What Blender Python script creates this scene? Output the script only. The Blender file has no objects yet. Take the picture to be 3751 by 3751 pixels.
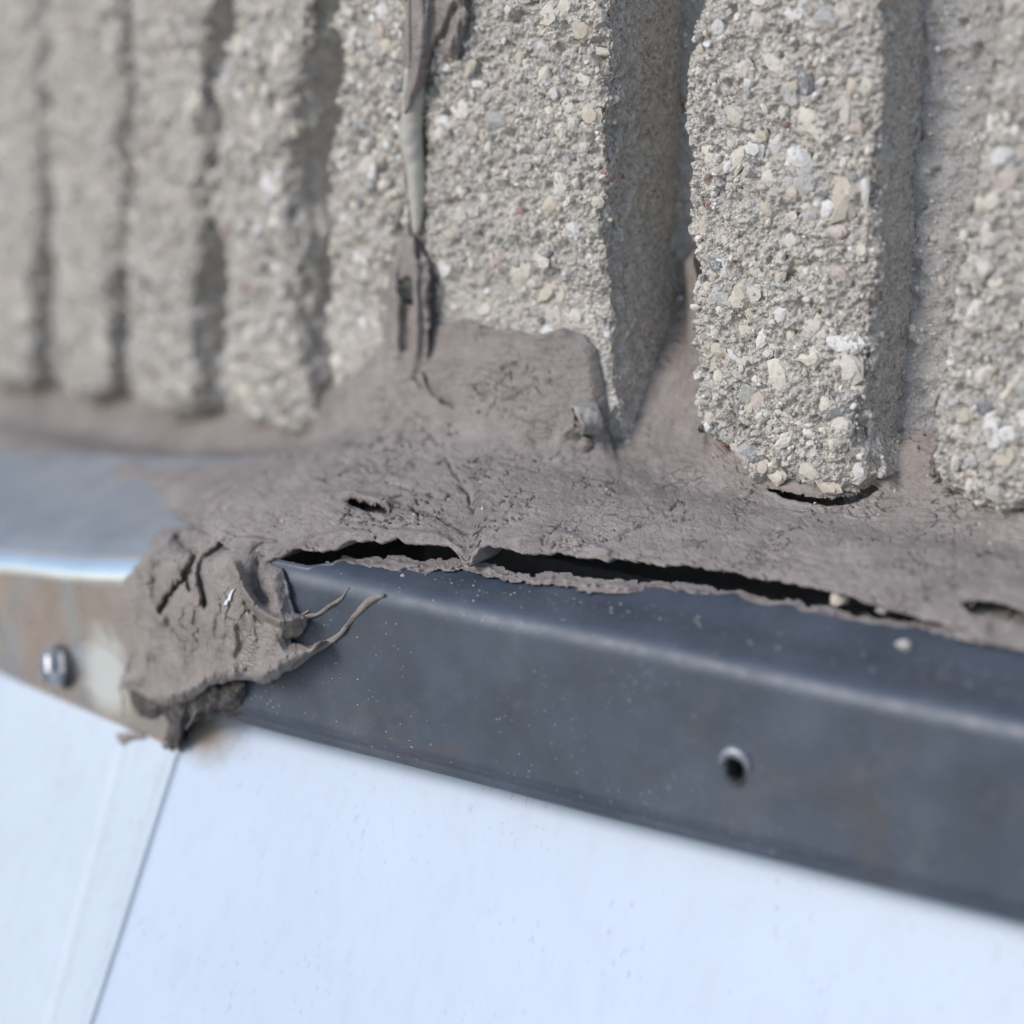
import bpy, math, random
import numpy as np
from mathutils import Matrix, Vector, Euler
rad = math.radians
sc = bpy.context.scene
rng = np.random.default_rng(7)
random.seed(7)

# ------------------------------------------------------------------ camera
PITCH = 15.4
FPX, CPX = 9785.0, 1875.5          # focal length and centre in photograph pixels (3751 wide)
CAM = np.array([0.0, 0.0, 1.4])
cam = bpy.data.cameras.new('camera')
cam.sensor_width = 36.0
cam.lens = 36.0 * FPX / 3751.0
cam.clip_start = 0.01
cam.clip_end = 400
cam.dof.use_dof = True
cam.dof.focus_distance = 0.610
cam.dof.aperture_fstop = 5.5
cam_ob = bpy.data.objects.new('camera', cam)
sc.collection.objects.link(cam_ob)
cam_ob.location = CAM
cam_ob.rotation_euler = (rad(90 - PITCH), 0, 0)
sc.camera = cam_ob
sc.cycles.max_bounces = 4; sc.cycles.diffuse_bounces = 3; sc.cycles.glossy_bounces = 2; sc.cycles.transmission_bounces = 1
sc.cycles.adaptive_threshold = 0.02

# ------------------------------------------------------------------ sky, sun, exposure
SUN_ELEV, SUN_AZ = 33.0, 238.0      # azimuth clockwise from +Y
w = bpy.data.worlds.new('World'); sc.world = w
w.use_nodes = True
nt = w.node_tree
bg = nt.nodes['Background']
sky = nt.nodes.new('ShaderNodeTexSky')
sky.sky_type = 'NISHITA'
sky.sun_disc = False
sky.sun_elevation = rad(SUN_ELEV)
sky.sun_rotation = rad(SUN_AZ)
sky.air_density = 1.0
sky.dust_density = 0.6
nt.links.new(sky.outputs[0], bg.inputs[0])
bg.inputs[1].default_value = 0.125
sun = bpy.data.lights.new('sun', 'SUN')
sun.energy = 1.5
sun.angle = rad(22)
sun.color = (1.0, 0.95, 0.90)
sun_ob = bpy.data.objects.new('sun', sun)
sc.collection.objects.link(sun_ob)
se, sa = rad(SUN_ELEV), rad(SUN_AZ)
to_sun = Vector((math.sin(sa) * math.cos(se), math.cos(sa) * math.cos(se), math.sin(se)))
sun_ob.rotation_euler = to_sun.to_track_quat('Z', 'Y').to_euler()
sun_ob.location = (-1, -1, 3)
vs = sc.view_settings
vs.view_transform = 'Standard'; vs.look = 'None'; vs.exposure = 0.53; vs.gamma = 1.0
vs.use_curve_mapping = False

# ------------------------------------------------------------------ geometry of the place
p_ = rad(PITCH)
FWD = np.array([0, math.cos(p_), -math.sin(p_)])
RT = np.array([1.0, 0, 0]); UP = np.array([0, math.sin(p_), math.cos(p_)])
def ray(x, y):
    x = np.asarray(x, float)[..., None]; y = np.asarray(y, float)[..., None]
    return FWD + (x - CPX) / FPX * RT - (y - CPX) / FPX * UP
def frame(t):
    t = rad(t)
    return np.array([-math.sin(t), -math.cos(t), 0]), np.array([math.cos(t), -math.sin(t), 0])
nR, dR = frame(35.0)                 # outward normal and rightward direction of the right-hand wall panel
nL, dL = frame(52.0)                 # the left-hand panel turns away at the corner
ZV = np.array([0, 0, 1.0])
PR = CAM + ray(2850, 1000) * 0.6
def unp(x, y, P, n):
    r = ray(x, y)
    return CAM + r * (((P - CAM) @ n) / (r @ n))[..., None]
CORNER = unp(1500, 1780, PR, nR)
C0 = np.array([CORNER[0], CORNER[1], 1.4])   # corner of the wall faces, at camera height
G_DEPTH = 0.020                      # depth of the grooves
E_OUT = 0.065                        # how far the flashing stands out from the wall
def R_(u, o, z): return C0 + np.multiply.outer(u, dR) + np.multiply.outer(o, nR) + np.multiply.outer(z, ZV)
def L_(u, o, z): return C0 + np.multiply.outer(u, dL) + np.multiply.outer(o, nL) + np.multiply.outer(z, ZV)
def sstep(a, b, x):
    t = np.clip((x - a) / (b - a), 0, 1); return t * t * (3 - 2 * t)
def smax(a, b, k): return 0.5 * (a + b + np.sqrt((a - b) ** 2 + k * k))
def smin(a, b, k): return 0.5 * (a + b - np.sqrt((a - b) ** 2 + k * k))
def smooth_curve(xs, ys, sig):
    X = np.linspace(xs[0], xs[-1], 900); Y = np.interp(X, xs, ys)
    h = (X[1] - X[0]); k = np.exp(-0.5 * (np.arange(-90, 91) * h / sig) ** 2); k /= k.sum()
    Yp = np.pad(Y, 90, mode='reflect', reflect_type='odd')
    return X, np.convolve(Yp, k, 'valid')

def wall_coords(P, k=.005):
    q = P - C0
    oR, oL, uR, uL = q @ nR, q @ nL, q @ dR, q @ dL
    O = smax(oR, oL, k)
    wl = 1 / (1 + np.exp(np.clip(-(oL - oR) / 0.004, -40, 40)))
    return O, wl, uR, uL, q[..., 2]
FX, FY = smooth_curve([-.05, -.030, -.020, -.014, -.008, 0, .020, .034, .041, .047, .07],
                      [-.100, -.122, -.133, -.1415, -.150, -.1565, -.1620, -.1660, -.1700, -.176, -.192], 0.0022)
ZSL = ([-.30, -.21, -.13, -.07, -.01, .03], [-.044, -.036, -.0272, -.0160, -.003, 0])
ZBL = ([-.4, -.2, -.108, -.063, -.027, .02], [-.256, -.220, -.204, -.1955, -.187, -.180])   # top bend of left flashing
Z_BEND_R, Z_BOT_R = -.176, -.219
def fillet_G(P):
    O, wl, uR, uL, z = wall_coords(P)
    reach = (1 - wl) * np.interp(uR, [-.02, .03, .075, .11], [.015, .014, .005, 0]) + wl * np.interp(uL, [-.085, -.03, .01], [0, .010, .015])
    f = np.interp(np.where(O > .01, .01 + (O - .01) * .03 / (.03 + reach), O), FX, FY) + wl * np.interp(uL, *ZSL)
    f = f - .0045 * np.exp(-((O + .001) / .013) ** 2) * wl * sstep(-.02, -.05, uL)
    f = f - .0036 * np.exp(-((O - .001) / .011) ** 2) * sstep(.060, .084, uR) * (1 - wl)
    return z - f
def flash_G(P):
    O, wl, uR, uL, z = wall_coords(P, .0008)
    zb = Z_BEND_R * (1 - wl) + wl * np.interp(uL, *ZBL)
    s = .2 * (1 - wl) + .42 * wl
    return smax(O - E_OUT, z - (zb + s * (E_OUT - O)), 0.003)
def solve(px, py, G, t0=.3, t1=1.5):
    r = ray(px, py)
    lo = np.full(r.shape[:-1], t0); hi = np.full(r.shape[:-1], t1)
    for _ in range(34):
        m = .5 * (lo + hi); g = G(CAM + r * m[..., None])
        lo = np.where(g > 0, m, lo); hi = np.where(g > 0, hi, m)
    return hi

# ------------------------------------------------------------------ noise
_pr = np.random.default_rng(3)
_perm = np.concatenate([_pr.permutation(256)] * 3)
_grad = _pr.normal(size=(256, 3)); _grad /= np.linalg.norm(_grad, axis=1)[:, None]
def noise(P, scale, seed=0):
    P = np.asarray(P) / scale + seed * 17.37
    sh = P.shape[:-1]; P = P.reshape(-1, 3)
    I = np.floor(P).astype(np.int64); Fr = P - I
    U = Fr * Fr * Fr * (Fr * (Fr * 6 - 15) + 10)
    I &= 255
    out = 0
    for a in (0, 1):
        A = _perm[I[:, 0] + a]; wa = U[:, 0] if a else 1 - U[:, 0]
        for b in (0, 1):
            B = _perm[A + I[:, 1] + b]; wb = U[:, 1] if b else 1 - U[:, 1]
            for c in (0, 1):
                H = _perm[B + I[:, 2] + c]; wc = U[:, 2] if c else 1 - U[:, 2]
                g = _grad[H]
                dt = g[:, 0] * (Fr[:, 0] - a) + g[:, 1] * (Fr[:, 1] - b) + g[:, 2] * (Fr[:, 2] - c)
                out = out + wa * wb * wc * dt
    return (out * 1.6).reshape(sh)
def cells(A, B, seed=0):
    """F1 and F2-F1 of a jittered 2D cell pattern."""
    ia, ib = np.floor(A).astype(np.int64), np.floor(B).astype(np.int64)
    f1 = np.full(A.shape, 9.0); f2 = np.full(A.shape, 9.0)
    for da in (-1, 0, 1):
        for db in (-1, 0, 1):
            ca, cb = ia + da, ib + db
            h = _perm[_perm[(ca + seed) & 255] + (cb & 255)]
            ja = ca + .5 + .9 * (_grad[h, 0]) * .5; jb = cb + .5 + .9 * _grad[h, 1] * .5
            d = np.hypot(A - ja, B - jb)
            f2 = np.where(d < f1, f1, np.minimum(f2, d)); f1 = np.minimum(f1, d)
    return f1, f2 - f1
def seg_dist(px, py, pts):
    best = np.full(np.shape(px), 1e9)
    for (x0, y0), (x1, y1) in zip(pts[:-1], pts[1:]):
        dx, dy = x1 - x0, y1 - y0
        t = np.clip(((px - x0) * dx + (py - y0) * dy) / (dx * dx + dy * dy + 1e-9), 0, 1)
        best = np.minimum(best, np.hypot(px - x0 - t * dx, py - y0 - t * dy))
    return best
def poly_sd(px, py, pts):
    """signed distance, positive inside"""
    pts = list(pts)
    d = seg_dist(px, py, pts + pts[:1])
    ins = np.zeros(np.shape(px), bool)
    for (x0, y0), (x1, y1) in zip(pts, pts[1:] + pts[:1]):
        if y0 == y1: continue
        c = ((y0 > py) != (y1 > py)) & (px < (x1 - x0) * (py - y0) / (y1 - y0) + x0)
        ins ^= c
    return np.where(ins, d, -d)

# ------------------------------------------------------------------ mesh helpers
def link(o, parent=None):
    sc.collection.objects.link(o)
    if parent is not None: o.parent = parent
    return o
def thing(name, label, cat, loc, group=None):
    o = bpy.data.objects.new(name, None); o.location = [float(v) for v in loc]; o.empty_display_size = .01
    o['label'] = label; o['category'] = cat
    if group: o['group'] = group
    return link(o)
def raw_mesh(name, V, Fq, smooth=True):
    """V (n,3); Fq (m,k) faces with k equal corners"""
    me = bpy.data.meshes.new(name)
    V = np.ascontiguousarray(V, np.float32); Fq = np.ascontiguousarray(Fq, np.int32)
    me.vertices.add(len(V)); me.vertices.foreach_set('co', V.ravel())
    k = Fq.shape[1]
    me.loops.add(Fq.size); me.loops.foreach_set('vertex_index', Fq.ravel())
    me.polygons.add(len(Fq))
    me.polygons.foreach_set('loop_start', np.arange(0, Fq.size, k, dtype=np.int32))
    me.polygons.foreach_set('loop_total', np.full(len(Fq), k, np.int32))
    me.polygons.foreach_set('use_smooth', np.full(len(Fq), smooth, bool))
    me.update(calc_edges=True)
    return me
def base_of(parent):
    b = np.zeros(3); o = parent
    while o is not None: b += np.array(o.location); o = o.parent
    return b
def add_mesh(name, V, Fq, mat, parent=None, smooth=True, kind=None):
    V = np.asarray(V).reshape(-1, 3)
    if parent is not None: V = V - base_of(parent)
    me = raw_mesh(name, V, Fq, smooth); me.materials.append(mat)
    o = bpy.data.objects.new(name, me)
    if kind: o['kind'] = kind
    return link(o, parent)
def grid_faces(ny, nx, keep=None):
    i = np.arange(ny * nx).reshape(ny, nx)
    F = np.stack([i[:-1, :-1], i[1:, :-1], i[1:, 1:], i[:-1, 1:]], -1)
    if keep is not None:
        k = keep[:-1, :-1] | keep[1:, :-1] | keep[1:, 1:] | keep[:-1, 1:]
        return F[k]
    return F.reshape(-1, 4)
def compact(V, F):
    V = V.reshape(-1, 3); used = np.unique(F); m = np.full(len(V), -1); m[used] = np.arange(len(used))
    return V[used], m[F]
def set_col(o, C):
    a = o.data.color_attributes.new('Col', 'FLOAT_COLOR', 'POINT')
    C = np.concatenate([C, np.ones((len(C), 1))], 1).astype(np.float32)
    a.data.foreach_set('color', C.ravel())
def tube(path, radii, seg=10, cap=True, wob=0.0, seed=0):
    path = np.asarray(path, float); n = len(path)
    T = np.gradient(path, axis=0); T /= np.linalg.norm(T, axis=1)[:, None] + 1e-12
    ref = np.array([.3, -1, .2]); V = []
    for i in range(n):
        a = np.cross(T[i], ref); a /= np.linalg.norm(a); b = np.cross(T[i], a)
        th = np.linspace(0, 2 * np.pi, seg, endpoint=False)
        V.append(path[i] + radii[i] * (np.cos(th)[:, None] * a + np.sin(th)[:, None] * b))
    V = np.array(V)
    if wob: V = V + wob * noise(V, .0025, seed)[..., None] * np.array([.4, -.8, .4])
    i = np.arange(n * seg).reshape(n, seg); j = np.roll(i, -1, 1)
    F = np.stack([i[:-1], j[:-1], j[1:], i[1:]], -1).reshape(-1, 4)
    V = V.reshape(-1, 3)
    if cap:
        V = np.concatenate([V, path[:1], path[-1:]]); a, b = n * seg, n * seg + 1
        c1 = np.stack([j[0], i[0], np.full(seg, a), np.full(seg, a)], -1); c2 = np.stack([i[-1], j[-1], np.full(seg, b), np.full(seg, b)], -1)
        c1 = c1[:, [0, 1, 2, 2]]; c2 = c2[:, [0, 1, 2, 2]]
        return V, F, np.concatenate([c1[:, :3], c2[:, :3]])
    return V, F, None
def tube_object(name, path, radii, mat, parent, seg=10, wob=0.0, seed=0):
    V, F, T = tube(path, radii, seg, True, wob, seed)
    b = base_of(parent) if parent is not None else 0
    me = bpy.data.meshes.new(name)
    me.from_pydata((V - b).tolist(), [], F.tolist() + T.tolist())
    for p in me.polygons: p.use_smooth = True
    me.materials.append(mat); me.update()
    return link(bpy.data.objects.new(name, me), parent)
def spline(pts, n):
    pts = np.asarray(pts, float); s = np.linspace(0, len(pts) - 1, n); out = np.zeros((n, pts.shape[1]))
    P = np.concatenate([2 * pts[:1] - pts[1:2], pts, 2 * pts[-1:] - pts[-2:-1]])
    for k, t in enumerate(s):
        i = min(int(t), len(pts) - 2); f = t - i
        a, b, c, d = P[i], P[i + 1], P[i + 2], P[i + 3]
        out[k] = .5 * (2 * b + (c - a) * f + (2 * a - 5 * b + 4 * c - d) * f * f + (-a + 3 * b - 3 * c + d) * f ** 3)
    return out

# ------------------------------------------------------------------ materials
class NB:
    def __init__(s, name):
        s.m = bpy.data.materials.new(name); s.m.use_nodes = True
        s.t = s.m.node_tree; s.b = s.t.nodes['Principled BSDF']
    def n(s, typ, **kw):
        x = s.t.nodes.new(typ)
        for k, v in kw.items(): setattr(x, k, v)
        return x
    def l(s, a, b): s.t.links.new(a, b)
    def coord(s, scale=(1, 1, 1), kind='Object'):
        tc = s.n('ShaderNodeTexCoord'); mp = s.n('ShaderNodeMapping'); mp.inputs['Scale'].default_value = scale
        s.l(tc.outputs[kind], mp.inputs[0]); return mp.outputs[0]
    def noise(s, vec, scale, detail=4, rough=.55, dist=0):
        x = s.n('ShaderNodeTexNoise'); x.inputs['Scale'].default_value = scale; x.inputs['Detail'].default_value = detail
        x.inputs['Roughness'].default_value = rough; x.inputs['Distortion'].default_value = dist
        s.l(vec, x.inputs['Vector']); return x.outputs['Fac']
    def vor(s, vec, scale, feature='F1', out='Distance', rnd=1):
        x = s.n('ShaderNodeTexVoronoi', feature=feature); x.inputs['Scale'].default_value = scale; x.inputs['Randomness'].default_value = rnd
        s.l(vec, x.inputs['Vector']); return x.outputs[out]
    def ramp(s, fac, stops, interp='LINEAR'):
        x = s.n('ShaderNodeValToRGB'); x.color_ramp.interpolation = interp
        e = x.color_ramp.elements
        while len(e) < len(stops): e.new(.5)
        for el, (p, c) in zip(e, stops):
            el.position = p; el.color = (*c, 1) if isinstance(c, tuple) else (c, c, c, 1)
        s.l(fac, x.inputs[0]); return x.outputs[0]
    def mix(s, fac, a, b, mode='MIX'):
        x = s.n('ShaderNodeMix', data_type='RGBA', blend_type=mode)
        for v, i in ((fac, 0), (a, 6), (b, 7)):
            if hasattr(v, 'type') and hasattr(v, 'links'): s.l(v, x.inputs[i])
            else: x.inputs[i].default_value = v if i == 0 else (*v, 1)
        return x.outputs[2]
    def math(s, op, a, b=0.0):
        x = s.n('ShaderNodeMath', operation=op)
        for v, i in ((a, 0), (b, 1)):
            if hasattr(v, 'links'): s.l(v, x.inputs[i])
            else: x.inputs[i].default_value = v
        return x.outputs[0]
    def bump(s, h, strength, dist, prev=None):
        x = s.n('ShaderNodeBump'); x.inputs['Strength'].default_value = strength; x.inputs['Distance'].default_value = dist
        s.l(h, x.inputs['Height'])
        if prev is not None: s.l(prev, x.inputs['Normal'])
        return x.outputs[0]
    def done(s, col=None, rough=.8, normal=None, metal=0, spec=.5, **kw):
        if col is not None:
            if hasattr(col, 'links'): s.l(col, s.b.inputs['Base Color'])
            else: s.b.inputs['Base Color'].default_value = (*col, 1)
        if hasattr(rough, 'links'): s.l(rough, s.b.inputs['Roughness'])
        else: s.b.inputs['Roughness'].default_value = rough
        if normal is not None: s.l(normal, s.b.inputs['Normal'])
        s.b.inputs['Metallic'].default_value = metal
        s.b.inputs['Specular IOR Level'].default_value = spec
        for k, v in kw.items(): s.b.inputs[k].default_value = v
        return s.m

def mat_concrete():
    k = NB('concrete'); v = k.coord()
    big = k.noise(v, 60, 3)
    col = k.ramp(big, [(.3, (.50, .46, .415)), (.7, (.68, .63, .575))])
    g = k.vor(v, 1100, out='Color')
    sep = k.n('ShaderNodeSeparateColor'); k.l(g, sep.inputs[0])
    gr = k.ramp(sep.outputs[0], [(0, (.08, .08, .085)), (.13, (.19, .185, .185)), (.20, (.50, .46, .415)), (.55, (.65, .60, .535)), (.8, (.73, .665, .575)), (.95, (.86, .85, .83))])
    col = k.mix(.55, col, gr)
    fine = k.noise(v, 2600, 3, .7)
    col = k.mix(.35, col, k.ramp(fine, [(.3, (.20, .19, .18)), (.62, (.78, .73, .67))]))
    n1 = k.bump(k.noise(v, 900, 3, .75), 1.0, .0012)
    n2 = k.bump(k.vor(v, 1100), .8, .0007, n1)
    return k.done(col, .93, n2, spec=.25)
def mat_groove():
    k = NB('concrete_groove'); v = k.coord()
    st = k.coord((1, 1, .12))
    col = k.ramp(k.noise(v, 90, 4), [(.3, (.36, .35, .34)), (.7, (.48, .465, .445))])
    fine = k.noise(v, 1800, 3, .7)
    col = k.mix(.4, col, k.ramp(fine, [(.33, (.15, .15, .155)), (.62, (.60, .58, .56))]))
    col = k.mix(k.ramp(k.vor(v, 330), [(.10, .8), (.16, 0.0)]), col, (.55, .53, .50))
    n1 = k.bump(k.noise(v, 1300, 3, .75), 1.0, .0009)
    n2 = k.bump(k.noise(st, 500, 3), .5, .0006, n1)
    return k.done(col, .93, n2, spec=.25)
def mat_grain():
    k = NB('sand_grain'); v = k.coord()
    a = k.n('ShaderNodeAttribute', attribute_name='Col')
    col = k.mix(.3, a.outputs['Color'], k.ramp(k.noise(v, 1500, 3, .7), [(.3, (.25, .24, .22)), (.7, (.68, .65, .60))]))
    return k.done(col, .85, k.bump(k.noise(v, 2200, 3, .7), .6, .0003), spec=.35)
def mat_stone(name, ca, cb, rough=.75):
    k = NB(name); v = k.coord()
    oi = k.n('ShaderNodeObjectInfo')
    add = k.n('ShaderNodeVectorMath', operation='ADD'); k.l(v, add.inputs[0]); k.l(oi.outputs['Random'], add.inputs[1])
    f = k.noise(add.outputs[0], 1.4, 5, .65)
    col = k.mix(k.ramp(f, [(.3, 0.0), (.7, 1.0)]), ca, cb)
    col = k.mix(.5, col, k.ramp(oi.outputs['Random'], [(0, tuple(.75 * c for c in ca)), (.5, ca), (1, cb)]))
    pits = k.noise(add.outputs[0], 6, 4, .75)
    col = k.mix(k.ramp(pits, [(.30, .8), (.42, 0.0)]), col, (.22, .20, .175))
    crust = k.noise(add.outputs[0], 3.2, 4, .7)
    col = k.mix(k.ramp(crust, [(.50, 0.0), (.60, .85)]), col, (.59, .55, .495))
    return k.done(col, rough, k.bump(pits, .35, .06), spec=.4)
def mat_sealant(name='sealant', dark=(.232, .198, .180), light=(.362, .315, .290)):
    k = NB(name); v = k.coord()
    f = k.mix(.5, k.noise(v, 24, 4, .6), k.noise(v, 120, 5, .65))
    col = k.ramp(f, [(.36, dark), (.64, light)])
    dust = k.noise(v, 330, 4, .7)
    col = k.mix(k.math('MULTIPLY', k.ramp(dust, [(.45, 0.0), (.75, 1.0)]), .38), col, (.45, .425, .42))
    col = k.mix(k.ramp(k.vor(v, 620), [(.05, .7), (.11, 0.0)]), col, (.46, .44, .42))
    wr = k.coord((1, 1, 2.9))
    wob = k.n('ShaderNodeVectorMath', operation='MULTIPLY_ADD'); nz_ = k.n('ShaderNodeTexNoise'); nz_.inputs['Scale'].default_value = 420; nz_.inputs['Detail'].default_value = 2
    k.l(v, nz_.inputs['Vector']); k.l(nz_.outputs['Color'], wob.inputs[0]); wob.inputs[1].default_value = (.0032, .0032, .0032); k.l(wr, wob.inputs[2])
    hair = k.vor(wob.outputs[0], 215, 'DISTANCE_TO_EDGE')
    patch = k.ramp(k.noise(v, 75, 3, .6), [(.49, 0.0), (.66, 1.0)])
    hair = k.math('MULTIPLY', k.ramp(hair, [(.0, 1.0), (.042, 0.0)]), patch)
    col = k.mix(k.math('MULTIPLY', hair, .4), col, (.10, .085, .078))
    n1 = k.bump(k.noise(wr, 620, 4, .66, .5), .8, .0007)
    n1 = k.bump(k.math('MULTIPLY', hair, -1.0), .8, .0005, n1)
    n2 = k.bump(k.noise(v, 2300, 2, .7), .8, .0004, n1)
    return k.done(col, k.ramp(k.noise(v, 70, 4, .6), [(.35, .50), (.65, .85)]), n2, spec=.38)
def mat_metal_dark():
    k = NB('dark_coated_metal'); v = k.coord()
    f = k.noise(v, 45, 5, .6)
    col = k.ramp(f, [(.3, (.040, .053, .076)), (.55, (.060, .076, .106)), (.75, (.090, .108, .142))])
    rust = k.noise(v, 28, 4, .65, .6)
    col = k.mix(k.math('MULTIPLY', k.ramp(rust, [(.55, 0.0), (.72, 1.0)]), .6), col, (.085, .066, .058))
    film = k.noise(v, 120, 5, .7, .3)
    col = k.mix(k.math('MULTIPLY', k.ramp(film, [(.50, 0.0), (.85, 1.0)]), .22), col, (.19, .21, .25))
    speck = k.ramp(k.vor(v, 420), [(.06, 1.0), (.12, 0.0)])
    spm = k.math('MULTIPLY', speck, k.ramp(k.noise(v, 70, 2), [(.42, 0.0), (.6, 1.0)]))
    col = k.mix(k.math('MULTIPLY', spm, .6), col, (.45, .46, .48))
    rgh = k.ramp(k.noise(v, 160, 4, .7), [(.3, .44), (.7, .62)])
    return k.done(col, rgh, k.bump(k.noise(v, 600, 4), .12, .0004), metal=0.1, spec=.85)
def mat_metal_worn(patch=None):
    k = NB('worn_bare_metal'); v = k.coord()
    col = k.ramp(k.noise(v, 38, 4, .6), [(.3, (.64, .63, .64)), (.7, (.82, .79, .76))])
    tan = k.ramp(k.noise(k.coord((1, 1, .45)), 42, 2, .5, .5), [(.36, 0.0), (.66, 1.0)])  # tan reflection of the surroundings painted into the metal colour
    col = k.mix(k.math('MULTIPLY', tan, .9), col, (.80, .56, .38))
    pale = k.ramp(k.noise(v, 42, 3, .5, .4), [(.52, 0.0), (.60, 1.0)])
    col = k.mix(k.math('MULTIPLY', pale, .6), col, (.62, .66, .64))
    rgh = k.ramp(k.noise(v, 90, 4, .6), [(.3, .20), (.7, .38)])
    if patch is not None:
        d = k.n('ShaderNodeVectorMath', operation='DISTANCE'); tc = k.n('ShaderNodeTexCoord'); k.l(tc.outputs['Object'], d.inputs[0]); d.inputs[1].default_value = tuple(patch)
        wob = k.math('ADD', d.outputs['Value'], k.math('MULTIPLY', k.math('SUBTRACT', k.noise(v, 160, 4, .65), .5), .016))
        f = k.ramp(k.math('MULTIPLY', wob, 50), [(.35, .9), (.75, 0.0)])
        col = k.mix(f, col, (.80, .84, .82)); rgh = k.mix(f, rgh, (.6, .6, .6))
    return k.done(col, rgh, k.bump(k.noise(v, 90, 3), .10, .002), metal=.85, spec=.5)
def mat_white(name, base=(.80, .82, .85), stain=None):
    k = NB(name); v = k.coord()
    col = k.ramp(k.noise(v, 25, 4, .6), [(.3, tuple(.95 * c for c in base)), (.7, base)])
    st = k.coord((1, 1, .16))
    s1 = k.ramp(k.noise(st, 700, 3, .65), [(.60, 0.0), (.70, 1.0)])
    m = k.math('MULTIPLY', s1, k.ramp(k.noise(v, 45, 3), [(.40, 0.0), (.64, .6)]))
    col = k.mix(m, col, (.27, .28, .36))
    run = k.ramp(k.noise(k.coord((1, 1, .035)), 190, 3, .6), [(.50, 0.0), (.72, .22)])
    col = k.mix(run, col, (.40, .42, .47))
    if stain is not None:
        d = k.n('ShaderNodeVectorMath', operation='DISTANCE')
        sc2 = k.n('ShaderNodeVectorMath', operation='MULTIPLY'); sc2.inputs[1].default_value = (1, 1, 1.9)
        tc = k.n('ShaderNodeTexCoord'); k.l(tc.outputs['Object'], sc2.inputs[0])
        k.l(sc2.outputs[0], d.inputs[0]); d.inputs[1].default_value = (stain[0], stain[1], stain[2] * 1.9)
        wob = k.math('ADD', d.outputs['Value'], k.math('MULTIPLY', k.math('SUBTRACT', k.noise(v, 220, 5, .65), .5), .010))
        col = k.mix(k.ramp(k.math('MULTIPLY', wob, 60), [(.22, .92), (.5, .5), (.95, 0.0)]), col, (.20, .155, .11))
    n = k.bump(k.noise(v, 800, 3, .6), .06, .0004)
    return k.done(col, .42, n, spec=.45)
M_CON, M_GRO, M_GRN = mat_concrete(), mat_groove(), mat_grain()
M_SEAL = mat_sealant()
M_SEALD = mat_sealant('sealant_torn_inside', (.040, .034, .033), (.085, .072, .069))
_o = L_(-.05, E_OUT, -.235); _t = solve(np.array([395.]), np.array([2470.]), flash_G)[0]
M_DARK, M_WORN = mat_metal_dark(), mat_metal_worn(CAM + ray(395, 2470) * _t - _o)
k_ = NB('sky_bright_bend_metal'); v_ = k_.coord()
M_BEND = k_.done(k_.ramp(k_.noise(v_, 60, 4), [(.3, (.80, .81, .83)), (.7, (.93, .93, .93))]), .24, k_.bump(k_.noise(v_, 90, 3), .08, .002), metal=.9)  # near-white base puts the bright sky reflection into the bend's colour
k_ = NB('dusty_grey_metal'); v_ = k_.coord()
M_LEDGE = k_.done(k_.ramp(k_.noise(v_, 40, 5, .6), [(.3, (.24, .26, .29)), (.7, (.36, .375, .40))]), .5, k_.bump(k_.noise(v_, 300, 4), .2, .0005), metal=.35)
k_ = NB('clear_silicone'); v_ = k_.coord()
M_CLEAR = k_.done(k_.ramp(k_.noise(v_, 200, 3), [(.3, (.38, .36, .315)), (.7, (.47, .45, .40))]), .38, k_.bump(k_.noise(v_, 300, 3), .2, .0006), spec=.5, **{'Coat Weight': .2})
k_ = NB('pale_grey_sealant'); v_ = k_.coord()
M_PALE = k_.done(k_.ramp(k_.noise(v_, 150, 4), [(.3, (.24, .215, .20)), (.7, (.36, .345, .325))]), .5, k_.bump(k_.noise(v_, 900, 3), .2, .0004))
k_ = NB('screw_steel'); v_ = k_.coord()
M_STEEL = k_.done(k_.ramp(k_.noise(v_, 400, 4), [(.3, (.32, .32, .34)), (.7, (.55, .55, .57))]), .28, k_.bump(k_.noise(v_, 900, 3), .2, .0003), metal=.9)
k_ = NB('dull_zinc'); v_ = k_.coord()
M_ZINC = k_.done(k_.ramp(k_.noise(v_, 700, 4), [(.3, (.20, .22, .24)), (.7, (.42, .45, .48))]), .45, k_.bump(k_.noise(v_, 1200, 3), .5, .0004), metal=.6)
k_ = NB('black_rubber'); M_RUB = k_.done(k_.ramp(k_.noise(k_.coord(), 500, 3), [(.3, (.02, .022, .026)), (.7, (.05, .052, .06))]), .6)
k_ = NB('white_paint_flake'); M_FLAKE = k_.done(k_.ramp(k_.noise(k_.coord(), 900, 3), [(.3, (.6, .62, .66)), (.7, (.82, .84, .87))]), .5)
k_ = NB('ground_gravel'); v_ = k_.coord()
M_GND = k_.done(k_.ramp(k_.vor(v_, 60, out='Color'), [(0, (.26, .23, .195)), (1, (.44, .39, .33))]), .95, k_.bump(k_.vor(v_, 60), .8, .01))
STONES = {
    'dark': mat_stone('stone_dark', (.055, .058, .07), (.085, .09, .105), .5),
    'cream': mat_stone('stone_cream', (.65, .595, .515), (.78, .725, .64)),
    'tan': mat_stone('stone_tan', (.56, .49, .39), (.68, .60, .495)),
    'white': mat_stone('stone_white', (.70, .685, .665), (.86, .845, .83), .6),
    'grey': mat_stone('stone_grey', (.40, .395, .39), (.52, .51, .495)),
    'slate': mat_stone('stone_slate', (.17, .18, .20), (.30, .305, .32), .6),
    'pink': mat_stone('stone_pink', (.56, .465, .41), (.67, .575, .51)),
    'red': mat_stone('stone_red', (.24, .10, .085), (.34, .17, .14), .6),
}
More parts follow.
